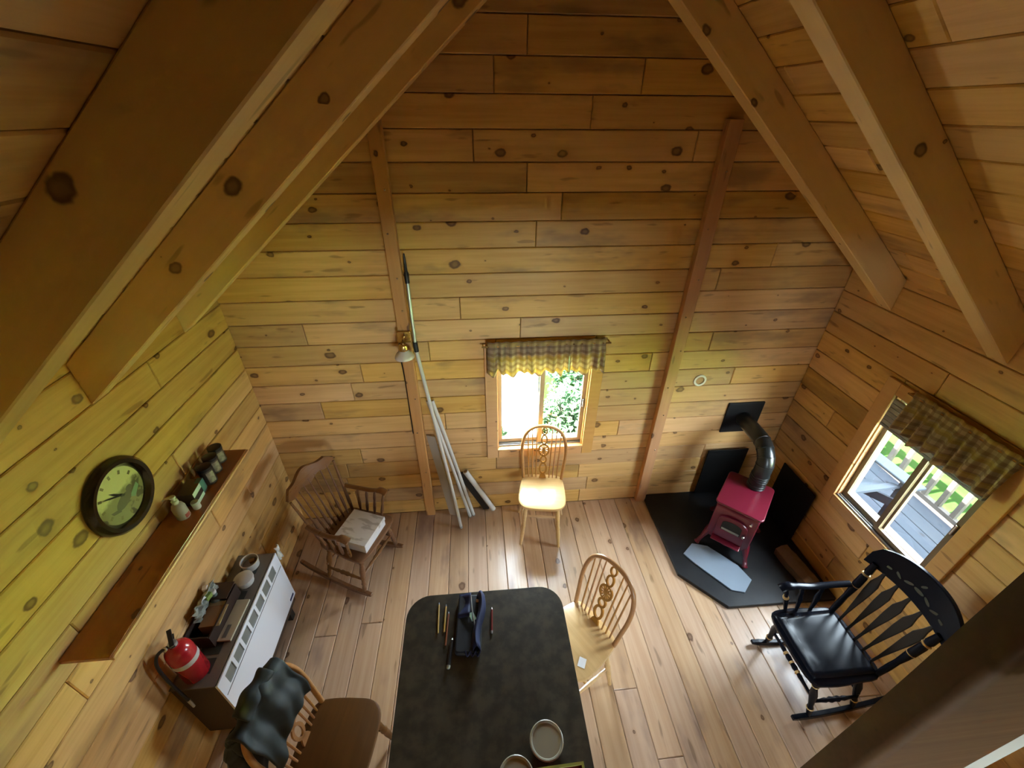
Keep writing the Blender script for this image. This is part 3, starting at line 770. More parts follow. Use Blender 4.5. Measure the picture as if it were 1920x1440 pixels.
# ------------------------------------------------------------------ rocking chairs
def rocker_base(r, m, gold, sw, sd, h, yf, yr, lat, foot, rock_r=0.9, lean=0.0):
    """rockers, legs, stretchers. lat: half track, foot: (front y, rear y)"""
    def rz(y):
        c = 0.02
        return 0.018 + max(0.0, (y - c)) ** 2 * 0.42 + max(0.0, c - y) ** 2 * 0.55
    for sx in (-1, 1):
        b = MB()
        ys = [yf + (yr - yf) * k / 14 for k in range(15)]
        rings = []
        for k, y in enumerate(ys):
            z = rz(y); w_ = 0.012; hh = 0.019 * (0.55 if k in (0, 14) else 1.0)
            xx = sx * (lat - 0.03 * (y - yf) / (yr - yf))
            rings.append([(xx - w_, y, z - hh + 0.0), (xx + w_, y, z - hh), (xx + w_, y, z + hh), (xx - w_, y, z + hh)])
        b.loft(rings); b.build('rocker', m, r, bevel=0.004)
        for fy, ty, tx in ((foot[0], -sd * 0.34, sw * 0.36), (foot[1], sd * 0.32, sw * 0.33)):
            xf = sx * (lat - 0.03 * (fy - yf) / (yr - yf))
            p0 = Vector((xf, fy, rz(fy) + 0.012)); p1 = Vector((sx * tx, ty, h - 0.03))
            b = MB(); b.turned(p0, p1, [(0, 0.011), (0.12, 0.015), (0.2, 0.011), (0.24, 0.017), (0.3, 0.013), (0.6, 0.021), (0.78, 0.013), (0.82, 0.018), (0.88, 0.014), (1, 0.014)], 10)
            lg = b.build('leg', m, r, True)
            if gold:
                for t in (0.22, 0.82):
                    c0 = p0.lerp(p1, t - 0.012); c1 = p0.lerp(p1, t + 0.012)
                    b = MB(); b.turned(c0, c1, [(0, 0.0165), (0.5, 0.0195), (1, 0.0165)], 10); b.build('gold_band', GOLD, lg, True)
    zs = h * 0.5
    fx = lat * 0.9
    b = MB()
    st = [(0, 0.008), (0.2, 0.009), (0.3, 0.013), (0.36, 0.009), (0.42, 0.016), (0.5, 0.012), (0.58, 0.016), (0.64, 0.009), (0.7, 0.013), (0.8, 0.009), (1, 0.008)]
    fy = foot[0] * 0.5 - sd * 0.17
    b.turned((-fx, fy, zs), (fx, fy, zs), st, 8); s_ = b.build('front_stretcher', m, r, True)
    if gold:
        for t in (0.36, 0.5, 0.64):
            b = MB(); b.turned((-fx + 2 * fx * (t - 0.02), fy, zs), (-fx + 2 * fx * (t + 0.02), fy, zs), [(0, 0.012), (0.5, 0.017), (1, 0.012)], 8); b.build('gold_band', GOLD, s_, True)
    ry_ = foot[1] * 0.5 + sd * 0.16
    b = MB(); b.turned((-fx, ry_, zs), (fx, ry_, zs), st, 8); b.build('rear_stretcher', m, r, True)
    for sx in (-1, 1):
        b = MB(); b.turned((sx * fx, fy, zs - 0.03), (sx * fx, ry_, zs - 0.03), st, 8); b.build('side_stretcher', m, r, True)
def crest(r, m, half, y0, z0, z1, bow, shape, name='crest_rail', t=0.011, lean=0.25):
    b = MB(); rings = []
    N = 24
    for i in range(N + 1):
        u = -1 + 2 * i / N
        x = u * half; yc = y0 - bow * u * u
        zl, zh = shape(u, z0, z1)
        rings.append([(x, yc - t + lean * (zl - z0), zl), (x, yc + t + lean * (zl - z0), zl), (x, yc + t + lean * (zh - z0), zh), (x, yc - t + lean * (zh - z0), zh)])
    b.loft(rings)
    return b.build(name, m, r, True, bevel=0.004)
# black one
r = thing('rocking_chair', 'black lacquered rocking chair with gold bands beside the deck window', 'rocking chair', (1.83, -1.46, 0), -PI / 2)
h = 0.42
rocker_base(r, BLACKP, True, 0.42, 0.40, h, -0.17, 0.46, 0.20, (-0.07, 0.2))
b = MB()
slab(b, rounded([(-0.17, 0.19), (0.0, 0.205), (0.17, 0.19), (0.195, 0.05), (0.2, -0.1), (0.17, -0.19), (0.0, -0.205), (-0.17, -0.19), (-0.2, -0.1), (-0.195, 0.05)]), h - 0.035, h, 0.012)
b.build('seat', BLACKP, r, True)
b = MB()
P = [[(x, y, h + 0.004 + 0.014 * math.exp(-((y + 0.17) / 0.04) ** 2) + 0.03 * x * x) for x in [-0.165 + 0.033 * i for i in range(11)]] for y in [-0.19 + 0.0185 * j for j in range(21)]]
b.grid(P); b.build('seat_roll', BLACKP, r, True, solid=0.006)
yb = lambda z: 0.18 + (z - h) * 0.27
for sx in (-1, 1):
    p0 = Vector((sx * 0.165, 0.175, h - 0.01)); p1 = Vector((sx * 0.185, yb(0.83) - 0.03, 0.83))
    b = MB(); b.turned(p0, p1, [(0, 0.014), (0.2, 0.016), (0.35, 0.014), (0.6, 0.021), (0.75, 0.02), (0.8, 0.013), (0.85, 0.02), (1, 0.016)], 12); ps = b.build('back_post', BLACKP, r, True)
    for t in (0.57, 0.8):
        b = MB(); b.turned(p0.lerp(p1, t - 0.012), p0.lerp(p1, t + 0.012), [(0, 0.0185), (0.5, 0.0225), (1, 0.0185)], 12); b.build('gold_band', GOLD, ps, True)
sh = lambda u, a, c: (a + 0.012 * (1 - u * u), c - 0.055 * abs(u) ** 3 - (0.03 if abs(u) > 0.93 else 0) + 0.012 * (1 - u * u))
cr = crest(r, BLACKP, 0.235, yb(0.8) + 0.015, 0.80, 0.955, 0.045, sh, lean=0.27)
b = MB()
for i, (x, z, a, L, W_) in enumerate([(0.0, 0.875, 0, 0.05, 0.018), (-0.05, 0.87, 0.5, 0.045, 0.014), (0.05, 0.87, -0.5, 0.045, 0.014), (-0.1, 0.865, -0.4, 0.045, 0.013), (0.1, 0.865, 0.4, 0.045, 0.013), (-0.145, 0.86, 0.3, 0.035, 0.012), (0.145, 0.86, -0.3, 0.035, 0.012), (0.0, 0.91, 0.9, 0.03, 0.012)]):
    u = x / 0.235; y = yb(0.8) + 0.015 - 0.045 * u * u + 0.27 * (z - 0.8) - 0.0125
    pts = [(math.cos(2 * PI * k / 10) * L / 2, math.sin(2 * PI * k / 10) * W_ / 2) for k in range(10)]
    b.prism(pts, -0.0006, 0.0006, T(x, y, z, 0, PI / 2 - 0.26) @ Matrix.Rotation(a, 4, 'Z'))
b.build('stencil_leaf', STENC, cr)
for k in range(5):
    x0 = -0.11 + 0.055 * k; x1 = x0 * 1.25
    z0, z1 = h - 0.005, 0.815
    prof = [(0, 0.006), (0.18, 0.007), (0.4, 0.014), (0.62, 0.022), (0.78, 0.024), (0.9, 0.012), (1, 0.007)]
    rings = []
    for t, wd in prof:
        z = z0 + (z1 - z0) * t; y = 0.18 + (yb(0.8) - 0.18 - 0.0 + 0.01 - 0.04 * (x1 / 0.235) ** 2) * t; x = x0 + (x1 - x0) * t
        rings.append([(x - wd, y - 0.005, z), (x + wd, y - 0.005, z), (x + wd, y + 0.005, z), (x - wd, y + 0.005, z)])
    b = MB(); b.loft(rings); b.build('arrow_slat', plain('black_slat_paint', (0.012, 0.011, 0.01), 0.3) if k == 0 else bpy.data.materials['black_slat_paint'], r, bevel=0.003)
# its single remaining arm, on the side of the stove
b = MB()
ap = spline([(-0.185, 0.2, 0.655), (-0.2, 0.1, 0.635), (-0.205, 0.0, 0.625), (-0.205, -0.1, 0.645), (-0.205, -0.165, 0.65), (-0.205, -0.195, 0.63)], 5)
b.tube(ap, [0.02 if k < len(ap) - 8 else 0.026 for k in range(len(ap))], 10, flat=0.55); ar = b.build('arm', BLACKP, r, True)
for yy, y2 in ((-0.16, -0.1), (-0.06, -0.03), (0.07, 0.06)):
    b = MB(); b.turned((-0.185, y2, h), (-0.205, yy, 0.635), [(0, 0.009), (0.3, 0.012), (0.5, 0.016), (0.7, 0.01), (0.78, 0.014), (1, 0.009)], 9); q = b.build('arm_spindle', BLACKP, ar, True)
b = MB(); b.turned((-0.197, -0.13, 0.53), (-0.199, -0.14, 0.56), [(0, 0.013), (0.5, 0.017), (1, 0.013)], 9); b.build('gold_band', GOLD, ar, True)
# brown one
r = thing('rocking_chair', 'brown wooden spindle-back rocking chair in the corner holding a white box', 'rocking chair', (-0.905, -0.475, 0), math.radians(66))
h = 0.39
rocker_base(r, WALN, False, 0.40, 0.40, h, -0.2, 0.42, 0.205, (-0.14, 0.17))
b = MB()
slab(b, rounded([(-0.16, 0.18), (0.0, 0.195), (0.16, 0.18), (0.185, 0.05), (0.2, -0.1), (0.175, -0.185), (0.0, -0.2), (-0.175, -0.185), (-0.2, -0.1), (-0.185, 0.05)]), h - 0.035, h, 0.012)
b.build('seat', WALN, r, True)
yb = lambda z: 0.165 + (z - h) * 0.24
sh = lambda u, a, c: (a + 0.035 * u * u - 0.012 * math.cos(u * 9), c - 0.02 * u * u - (0.05 * max(0, abs(u) - 0.75) * 4) + 0.014 * math.cos(u * 6))
crest(r, WALN, 0.215, yb(0.8) + 0.02, 0.785, 0.885, 0.05, sh, lean=0.24)
for k in range(9):
    u = -1 + 2 * k / 8
    x0 = u * 0.155; x1 = u * 0.2
    y1 = yb(0.8) + 0.018 - 0.05 * (x1 / 0.215) ** 2; y0 = 0.165 - 0.02 * u * u
    end = k in (0, 8)
    pr = [(0, 0.006), (0.08, 0.0075), (0.3, 0.011), (0.42, 0.007), (1, 0.0045)] if not end else [(0, 0.011), (0.2, 0.013), (0.4, 0.011), (1, 0.008)]
    b = MB(); b.turned((x0, y0, h - 0.005), (x1, y1, 0.81), pr, 8); b.build('back_spindle', WALN, r, True)
for sx in (-1, 1):
    ap = spline([(sx * 0.19, 0.19, 0.59), (sx * 0.205, 0.08, 0.585), (sx * 0.21, -0.02, 0.595), (sx * 0.21, -0.1, 0.622), (sx * 0.21, -0.15, 0.612)], 5)
    b = MB(); b.tube(ap, [0.019 if k < len(ap) - 7 else 0.027 for k in range(len(ap))], 10, flat=0.55); ar = b.build('arm', WALN, r, True)
    for yy, y2 in ((-0.12, -0.09), (-0.05, -0.03), (0.02, 0.03), (0.1, 0.09)):
        b = MB(); b.turned((sx * 0.178, y2, h - 0.005), (sx * 0.208, yy, 0.588), [(0, 0.008), (0.3, 0.012), (0.6, 0.008), (0.75, 0.011), (1, 0.007)], 8); b.build('arm_spindle', WALN, ar, True)
# box on it
def print_mat():
    m, nt = new_mat('printed_card')
    tc = nd(nt, 'ShaderNodeTexCoord').outputs['Object']
    v = nd(nt, 'ShaderNodeVectorMath', {0: tc, 1: (26, 9, 1)}, operation='MULTIPLY').outputs[0]
    n = nd(nt, 'ShaderNodeTexNoise', {'Vector': v, 'Scale': 1.0, 'Detail': 3.0}).outputs[0]
    c = mixc(nt, mrange(nt, n, 0.52, 0.62), (0.62, 0.6, 0.57, 1), (0.42, 0.39, 0.35, 1))
    finish(nt, c, 0.55)
    return m
r = thing('cardboard_box', 'shallow white cardboard box on the brown rocking chair seat', 'box', (-0.862, -0.505, 0.3905), math.radians(69))
b = MB(); b.box(-0.122, 0.122, -0.118, 0.118, 0, 0.075); b.build('body', plain('white_card', (0.62, 0.62, 0.62), 0.6), r, bevel=0.002)
b = MB()
for q in ((-0.125, 0.125, -0.1215, -0.118, 0.05, 0.079), (-0.125, 0.125, 0.118, 0.1215, 0.05, 0.079), (-0.1255, -0.122, -0.12, 0.12, 0.05, 0.079), (0.122, 0.1255, -0.12, 0.12, 0.05, 0.079), (-0.125, 0.125, -0.12, 0.12, 0.0752, 0.08)):
    b.box(*q)
b.build('lid', print_mat(), r)

# ------------------------------------------------------------------ stove corner
HZ = 0.03
b = MB(); b.prism([(XR - 0.003, -0.004), (1.40, -0.004), (1.395, -0.76), (1.638, -1.028), (XR - 0.003, -1.036)], 0.001, HZ)
tag(b.build('hearth_pad', HEARTH, None, bevel=0.004), 'black corner hearth pad under the red stove', 'hearth')
b = MB()
b.prism([(1.50, -0.61), (1.605, -0.528), (1.715, -0.562), (1.862, -0.74), (1.9, -0.86), (1.8, -0.945), (1.715, -0.92), (1.545, -0.69)][::-1], HZ + 0.0005, HZ + 0.012)
tag(b.build('ember_board', SLATE, None, bevel=0.002), 'blue-grey eight-sided ember board in front of the stove', 'board')
A = math.radians(-43.5)      # stove front looks along (-.69,-.73)
r = thing('wood_stove', 'small dark red wood stove on the corner hearth', 'stove', (1.918, -0.487, HZ + 0.012), A)
W2, D2 = 0.145, 0.175
b = MB()
prof = [(-D2, 0.10), (-D2 - 0.005, 0.2), (-D2, 0.42), (-D2 + 0.03, 0.455), (D2, 0.455), (D2, 0.1)]
b.loft([[(-W2, y, z) for y, z in prof], [(W2, y, z) for y, z in prof]]); b.build('firebox', RED, r, bevel=0.01, seg=3)
b = MB(); b.prism(rrect(W2 + 0.014, D2 + 0.02, 0.03, 4), 0.456, 0.474); b.build('top_plate', RED, r, bevel=0.005)
for sx in (-1, 1):
    for sy in (-1, 1):
        b = MB()
        p0 = Vector((sx * (W2 + 0.032), sy * (D2 + 0.03), 0)); p1 = Vector((sx * (W2 - 0.02), sy * (D2 - 0.03), 0.15))
        b.turned(p0, p1, [(0, 0.022), (0.08, 0.016), (0.4, 0.014), (0.8, 0.026), (1, 0.03)], 8); b.build('leg', RED, r, True)
b = MB()
arch = [(-0.1, -0.12)] + [(-0.1 * math.cos(PI * k / 10), 0.045 + 0.055 * math.sin(PI * k / 10)) for k in range(11)] + [(0.1, -0.12)]
MD = T(0, -D2 - 0.004, 0.275) @ Matrix.Rotation(PI / 2, 4, 'X')
b.prism([(x, y) for x, y in arch], 0, 0.016, MD); dr = b.build('door', RED, r, bevel=0.005)
gl = [(-0.066, -0.035)] + [(-0.066 * math.cos(PI * k / 10), 0.035 + 0.03 * math.sin(PI * k / 10)) for k in range(11)] + [(0.066, -0.035)]
b = MB(); b.prism(gl, 0.0165, 0.019, MD); b.build('door_glass', STGLASS, dr)
b = MB(); b.box(-0.06, 0.06, -0.03, -0.012, 0.0192, 0.021, MD); b.build('ash_line', plain('pale_ash', (0.25, 0.25, 0.22), 0.7), dr)
b = MB(); b.turned((0.088, -D2 - 0.02, 0.27), (0.088, -D2 - 0.045, 0.27), [(0, 0.006), (0.6, 0.006), (0.7, 0.012), (1, 0.01)], 10); b.build('door_knob', CHROME, dr, True)
b = MB(); b.loft([[(-0.1, -D2 - 0.002, 0.145), (-0.1, -D2 - 0.05, 0.135), (-0.1, -D2 - 0.05, 0.125), (-0.1, -D2 - 0.002, 0.125)], [(0.1, -D2 - 0.002, 0.145), (0.1, -D2 - 0.05, 0.135), (0.1, -D2 - 0.05, 0.125), (0.1, -D2 - 0.002, 0.125)]]); b.build('ash_lip', RED, r, bevel=0.004)
b = MB(); b.prism([(-0.09, 0.0), (0.09, 0.0), (0.07, -0.045), (0, -0.06), (-0.07, -0.045)], 0, 0.008, T(0, -D2 + 0.01, 0.125) @ Matrix.Rotation(PI / 2, 4, 'X')); b.build('skirt', RED, r, bevel=0.003)
b = MB(); b.turned((0.1, -D2 - 0.005, 0.4), (0.1, -D2 - 0.03, 0.4), [(0, 0.005), (1, 0.009)], 8); b.build('air_knob', CHROME, r, True)
# pipe: a thing of its own from the stove top to the wall plate
r = thing('stove_pipe', 'black stovepipe bending from the red stove to the wall plate', 'stovepipe', (0, 0, 0))
px, py_ = 2.035, -0.412
b = MB()
pts = [(px, py_, z) for z in (0.5175, 0.58, 0.66, 0.70)]
for k in range(1, 9):
    a = PI / 2 * k / 8
    pts.append((px + 0.015 * k / 8, py_ + 0.155 * (1 - math.cos(a)), 0.70 + 0.155 * math.sin(a)))
pts += [(px + 0.018, py_ + 0.25, 0.855), (px + 0.02, -0.02, 0.855)]
b.tube(pts, 0.058, 24); b.build('pipe', PIPEM, r, True)
for z in (0.526, 0.55, 0.595, 0.615, 0.635):
    b = MB(); b.tube([(px, py_, z - 0.006), (px, py_, z - 0.003), (px, py_, z + 0.003), (px, py_, z + 0.006)], [0.0585, 0.0625, 0.0625, 0.0585], 24); b.build('crimp_ring', PIPEM, r, True)
for k in (4, 6, 8, 10):
    p = Vector(pts[k]); d = (Vector(pts[k + 1]) - Vector(pts[k - 1])).normalized()
    b = MB(); b.tube([p - d * 0.004, p - d * 0.002, p + d * 0.002, p + d * 0.004], [0.0582, 0.061, 0.061, 0.0582], 24); b.build('elbow_seam', PIPEM, r, True)
b = MB(); b.box(1.905, 2.195, -0.014, -0.001, 0.715, 1.0)
tag(b.build('wall_plate', IRON, None, bevel=0.003), 'square black thimble plate on the gable wall behind the pipe', 'wall plate')
# heat shields
r = thing('heat_shield', 'black heat shield panel on the gable wall behind the stove', 'heat shield', (0, 0, 0), 0, 'heat shields around the stove')
b = MB(); b.box(1.855, 2.2, -0.036, -0.026, HZ + 0.01, 0.54); b.build('sheet', IRON, r, bevel=0.002)
for x in (1.88, 2.175):
    b = MB(); b.turned((x, -0.028, 0.5), (x, 0.0, 0.5), [(0, 0.008), (1, 0.008)], 8); b.build('spacer', IRON, r, True)
    b = MB(); b.turned((x, -0.028, 0.08), (x, 0.0, 0.08), [(0, 0.008), (1, 0.008)], 8); b.build('spacer', IRON, r, True)
r = thing('heat_shield', 'black heat shield panel on the side wall below the deck window', 'heat shield', (0, 0, 0), 0, 'heat shields around the stove')
b = MB(); b.box(XR - 0.036, XR - 0.026, -0.565, -0.215, HZ + 0.01, 0.54); b.build('sheet', IRON, r, bevel=0.002)
for y in (-0.24, -0.54):
    for z in (0.08, 0.5):
        b = MB(); b.turned((XR - 0.028, y, z), (XR, y, z), [(0, 0.008), (1, 0.008)], 8); b.build('spacer', IRON, r, True)
# log
r = thing('firewood_log', 'split piece of firewood at the end of the hearth', 'log', (2.27, -0.8, HZ), math.radians(8))
b = MB()
rings = []
rg = random.Random(9)
for k in range(8):
    y = -0.15 + 0.3 * k / 7
    base = [(-0.055, 0.0), (0.05, 0.0), (0.062, 0.045), (0.04, 0.082), (-0.01, 0.088), (-0.058, 0.06)]
    rings.append([(x + rg.uniform(-0.005, 0.005), y, max(0, z + (rg.uniform(-0.005, 0.005) if z > 0 else 0))) for x, z in base])
b.loft(rings); b.build('wood', wood('split_wood', (0.2, 0.13, 0.07), (0.12, 0.075, 0.04), knots=0.0, stain=0.3, axis=1), r, bevel=0.004)

# ------------------------------------------------------------------ things leaning on the gable wall
r = thing('telescopic_pole', 'tall white and silver telescopic pole leaning against the wall', 'pole', (-0.197, -0.2, 0))
P0 = [(0, 0, 0), (-0.04, 0.035, 0.35), (-0.115, 0.085, 0.95), (-0.175, 0.115, 1.45), (-0.192, 0.122, 1.6)]
b = MB(); b.tube(spline(P0, 8), 0.0125, 10); b.build('lower_tube', WHITEP, r, True)
b = MB(); b.tube([(-0.19, 0.122, 1.585), (-0.193, 0.124, 1.65)], 0.0155, 10); b.build('locking_collar', BLACK, r, True)
b = MB(); b.tube(spline([(-0.192, 0.123, 1.62), (-0.195, 0.14, 1.85), (-0.195, 0.155, 2.03)], 6), 0.0105, 10); b.build('upper_tube', ALU, r, True)
b = MB(); b.turned((-0.195, 0.155, 2.02), (-0.195, 0.16, 2.19), [(0, 0.014), (0.35, 0.014), (0.4, 0.009), (0.7, 0.008), (1, 0.004)], 10); b.build('threaded_tip', BLACK, r, True)
b = MB(); b.turned((0, 0, 0), (-0.002, 0.002, 0.02), [(0, 0.011), (1, 0.014)], 10); b.build('end_cap', ALU, r, True)
for i, (dx, lab) in enumerate(((0.0, 'white tube leaning on the wall, closer to the post'), (0.03, 'white tube leaning on the wall, closer to the window'))):
    r = thing('white_tube', lab, 'tube', (-0.125 + dx, -0.095 + 0.012 * i, 0), 0, 'pair of white tubes leaning')
    b = MB(); b.tube(spline([(0, 0, 0.012), (-0.12, 0.03, 0.6), (-0.238, 0.06 - 0.012 * i, 1.17)], 5), 0.0135, 10); b.build('tube', WHITEP, r, True)
    b = MB(); b.turned((0.002, 0, 0), (0, 0, 0.016), [(0, 0.010), (1, 0.0145)], 10); b.build('end_cap', ALU, r, True)
r = thing('leaning_board', 'narrow grey board leaning on the wall beside the post', 'board', (-0.262, -0.065, 0))
p0, p1 = Vector((0, 0, 0.004)), Vector((-0.115, 0.045, 0.84))
b = MB(); d = Vector((0.033, -0.012, 0))
b.loft([[tuple(p + d + Vector((0, -0.006, 0))), tuple(p + d + Vector((0, 0.006, 0))), tuple(p - d + Vector((0, 0.006, 0))), tuple(p - d + Vector((0, -0.006, 0)))] for p in (p0, p1)])
b.build('board', GREYB, r)
r = thing('paper_roll', 'short white roll leaning towards the window', 'roll', (0.075, -0.045, 0))
b = MB(); b.tube([(0, 0, 0.02), (-0.215, 0.01, 0.47)], 0.021, 14); b.build('roll', WHITEP, r, True)
b = MB(); b.tube([(-0.214, 0.01, 0.468), (-0.216, 0.0101, 0.472)], 0.014, 12); b.build('core', CARD, r, True)
r = thing('black_slat', 'black slat leaning beside the short white roll', 'slat', (0.01, -0.018, 0))
b = MB()
b.loft([[(x - 0.02, -0.01, z), (x + 0.028, -0.01, z), (x + 0.028, 0.01, z), (x - 0.02, 0.01, z)] for x, z in ((0.0, 0.003), (-0.2, 0.44))]); b.build('slat', BLACK, r)
# ring on the wall
b = MB(); b.ring(0.048, 0.031, 0, 0.008, 28, T(1.614, 0.0, 1.219, rx=PI / 2))
tag(b.build('wall_ring', plain('ring_white', (0.85, 0.84, 0.76), 0.5), None, True, bevel=0.002), 'flat white ring fixed to the wall above the stove', 'ring')
# lamp
r = thing('wall_lamp', 'brass wall lamp with frosted glass shade on the pine post', 'lamp', (-0.454, -0.052, 1.62))
b = MB(); b.box(-0.045, 0.045, -0.014, 0.0, 0.02, 0.1); b.build('back_plate', BRASS, r, bevel=0.008, seg=3)
b = MB(); b.tube(spline([(0, -0.01, 0.06), (0, -0.05, 0.075), (0, -0.085, 0.06), (0, -0.088, 0.035)], 6), 0.007, 8); b.build('arm', BRASS, r, True)
b = MB(); b.lathe([(0.012, 0.05), (0.026, 0.045), (0.03, 0.025), (0.027, 0.01), (0.024, 0.008)], 20, T(0, -0.088, 0)); b.build('socket_cap', BRASS, r, True)
b = MB(); b.lathe([(0.024, 0.012), (0.034, 0.0), (0.052, -0.018), (0.06, -0.034), (0.06, -0.04), (0.056, -0.036), (0.05, -0.022), (0.03, -0.003), (0.02, 0.008)], 28, T(0, -0.088, 0), cap=False); b.build('shade', FROST, r, True)
b = MB(); b.tube(spline([(-0.03, -0.004, 0.03), (-0.05, 0.02, -0.05), (-0.045, 0.035, -0.3), (-0.047, 0.035, -0.75)], 6), 0.004, 6); b.build('cord', BLACK, r, True)

# ------------------------------------------------------------------ left wall: clock, shelf and what stands on it
def face_mat():
    m, nt = new_mat('clock_face_print')
    tc = nd(nt, 'ShaderNodeTexCoord').outputs['Object']
    s = nd(nt, 'ShaderNodeSeparateXYZ', {0: tc})
    n = nd(nt, 'ShaderNodeTexNoise', {'Vector': tc, 'Scale': 26.0, 'Detail': 3.0}).outputs[0]
    hgt = mathn(nt, 'ADD', s.outputs[1], mathn(nt, 'MULTIPLY', mathn(nt, 'SUBTRACT', n, 0.5), 0.05))
    c = mixc(nt, mrange(nt, hgt, 0.0, 0.03), (0.28, 0.26, 0.16, 1), (0.72, 0.72, 0.44, 1))
    n2 = nd(nt, 'ShaderNodeTexNoise', {'Vector': tc, 'Scale': 18.0, 'Detail': 2.0}).outputs[0]
    c = mixc(nt, mathn(nt, 'MULTIPLY', mrange(nt, n2, 0.55, 0.62), mathn(nt, 'SUBTRACT', 1.0, mrange(nt, hgt, 0.0, 0.03))), c, (0.09, 0.075, 0.05, 1))
    finish(nt, c, 0.5)
    return m
r = thing('wall_clock', 'round black-rimmed wall clock above the shelf', 'clock', (XL, -1.128, 1.533))
MC = Matrix(((0, 0, 1, 0.0), (1, 0, 0, 0), (0, 1, 0, 0), (0, 0, 0, 1)))      # local x -> y, y -> z, out of the wall = +x
b = MB(); b.lathe([(0.158, 0.0), (0.163, 0.008), (0.16, 0.024), (0.148, 0.036), (0.132, 0.034), (0.122, 0.022), (0.118, 0.014), (0.118, 0.0)], 48, cap=False); b.build('rim', plain('black_clock_rim', (0.012, 0.012, 0.01), 0.22, coat=0.4), r, True, M=MC)
b = MB(); b.prism([(0.119 * math.cos(2 * PI * k / 40), 0.119 * math.sin(2 * PI * k / 40)) for k in range(40)], 0.001, 0.012); fc = b.build('face', face_mat(), r, M=MC)
b = MB()
for k in range(12):
    a = PI / 2 - 2 * PI * k / 12
    b.box(-0.005, 0.005, -0.008, 0.008, 0.0122, 0.013, T(0.095 * math.cos(a), 0.095 * math.sin(a), 0, a - PI / 2))
b.build('hour_mark', plain('hour_mark_paint', (0.22, 0.2, 0.11), 0.6), fc)
b = MB(); b.prism([(0.046 * math.cos(2 * PI * k / 18), 0.024 * math.sin(2 * PI * k / 18)) for k in range(18)], 0.0122, 0.0126, T(0.0, -0.032, 0, 0.25)); b.prism([(0.017 * math.cos(2 * PI * k / 14), 0.014 * math.sin(2 * PI * k / 14)) for k in range(14)], 0.0122, 0.0126, T(0.046, -0.006, 0)); b.prism([(-0.03, -0.045), (-0.075, -0.03), (-0.07, -0.045), (-0.035, -0.06)], 0.0122, 0.0126); b.build('printed_bird', plain('bird_print', (0.13, 0.11, 0.09), 0.6), fc)
b = MB(); b.prism([(0.03, -0.04), (0.085, -0.01), (0.09, -0.03), (0.05, -0.06)], 0.0122, 0.0125); b.build('printed_water', plain('water_print', (0.2, 0.32, 0.26), 0.6), fc)
def hand(L, w_, ang, z):
    b = MB(); b.prism([(-0.015, -w_), (L * 0.6, -w_ * 1.2), (L, 0), (L * 0.6, w_ * 1.2), (-0.015, w_)], z, z + 0.0015, Matrix.Rotation(ang, 4, 'Z'))
    b.build('clock_hand', BLACK, r, M=MC)
hand(0.095, 0.0028, math.atan2(0.05, -0.083), 0.017)
hand(0.062, 0.004, math.atan2(0.045, -0.04), 0.015)
b = MB(); b.lathe([(0.006, 0.012), (0.006, 0.02)], 12); b.build('hub', BLACK, r, True, M=MC)
# shelf
SZ = 1.255
r = thing('wall_shelf', 'long orange-brown shelf on the side wall below the clock', 'shelf', (XL, -1.09, SZ))
b = MB(); b.box(-0.54, 0.54, -0.085, 0.085, -0.02, 0.0); b.build('shelf_board', SHELFW, r, bevel=0.003, M=Matrix(((0, -1, 0, 0.086), (1, 0, 0, 0), (0, 0, 1, 0), (0, 0, 0, 1))))
b = MB(); b.tube([(0.173, -0.54, -0.012), (0.173, 0.54, -0.012)], 0.009, 8); b.build('front_moulding', TRIM, r, True)
for y in (-0.42, 0.42):
    b = MB(); b.prism([(0.0, 0.0), (0.14, 0.0), (0.1, -0.03), (0.03, -0.06), (0.0, -0.13)], -0.01, 0.01, T(0, y, -0.0205) @ Matrix.Rotation(PI / 2, 4, 'X')); b.build('bracket', SHELFW, r)
for k, (x, y, hh) in enumerate(((-1.425, -0.635, 0.098), (-1.412, -0.712, 0.1), (-1.40, -0.79, 0.104))):
    r = thing('storage_tin', 'dark tin with a cream label, ' + ('closest to the corner', 'middle of the three', 'closest to the teal carton')[k] + ' on the shelf', 'tin', (x, y, SZ + 0.0005), math.radians(-30), 'tins on the shelf')
    b = MB(); b.lathe([(0.031, 0), (0.032, 0.003), (0.032, hh - 0.014), (0.03, hh - 0.012)], 24); b.build('can', plain('pewter_tin', (0.12, 0.105, 0.075), 0.4, 0.5) if k == 0 else bpy.data.materials['pewter_tin'], r, True)
    b = MB(); b.lathe([(0.034, hh - 0.018), (0.034, hh - 0.002), (0.03, hh)], 24); b.build('lid', BLACK, r, True)
    b = MB()
    b.grid([[(0.0325 * math.cos(a), 0.0325 * math.sin(a), z) for a in [-0.55 + 0.11 * i for i in range(11)]] for z in (0.012, hh - 0.028)])
    b.build('label', plain('cream_label', (0.36, 0.33, 0.22), 0.6, noise=0.6, nscale=60, c2=(0.16, 0.13, 0.08)) if k == 0 else bpy.data.materials['cream_label'], r, True)
r = thing('carton', 'dark, white and teal carton lying on the shelf beside the tins', 'carton', (-1.418, -0.9, SZ + 0.0005), math.radians(96))
b = MB(); b.box(-0.055, 0.055, -0.035, 0.035, 0, 0.075); b.build('body', plain('brown_black_card', (0.045, 0.03, 0.022), 0.45), r, bevel=0.002)
b = MB(); b.box(-0.0555, 0.0555, -0.0356, -0.0345, 0.05, 0.0752); b.box(-0.0555, 0.02, -0.0356, -0.0345, 0.0, 0.02); b.build('white_panel', plain('mint_white_card', (0.55, 0.66, 0.58), 0.5), r)
b = MB(); b.box(0.02, 0.0565, -0.0362, -0.012, 0.012, 0.076); b.build('teal_panel', TEAL, r)
r = thing('small_jar', 'small white jar in front of the carton on the shelf', 'jar', (-1.375, -0.965, SZ + 0.0005))
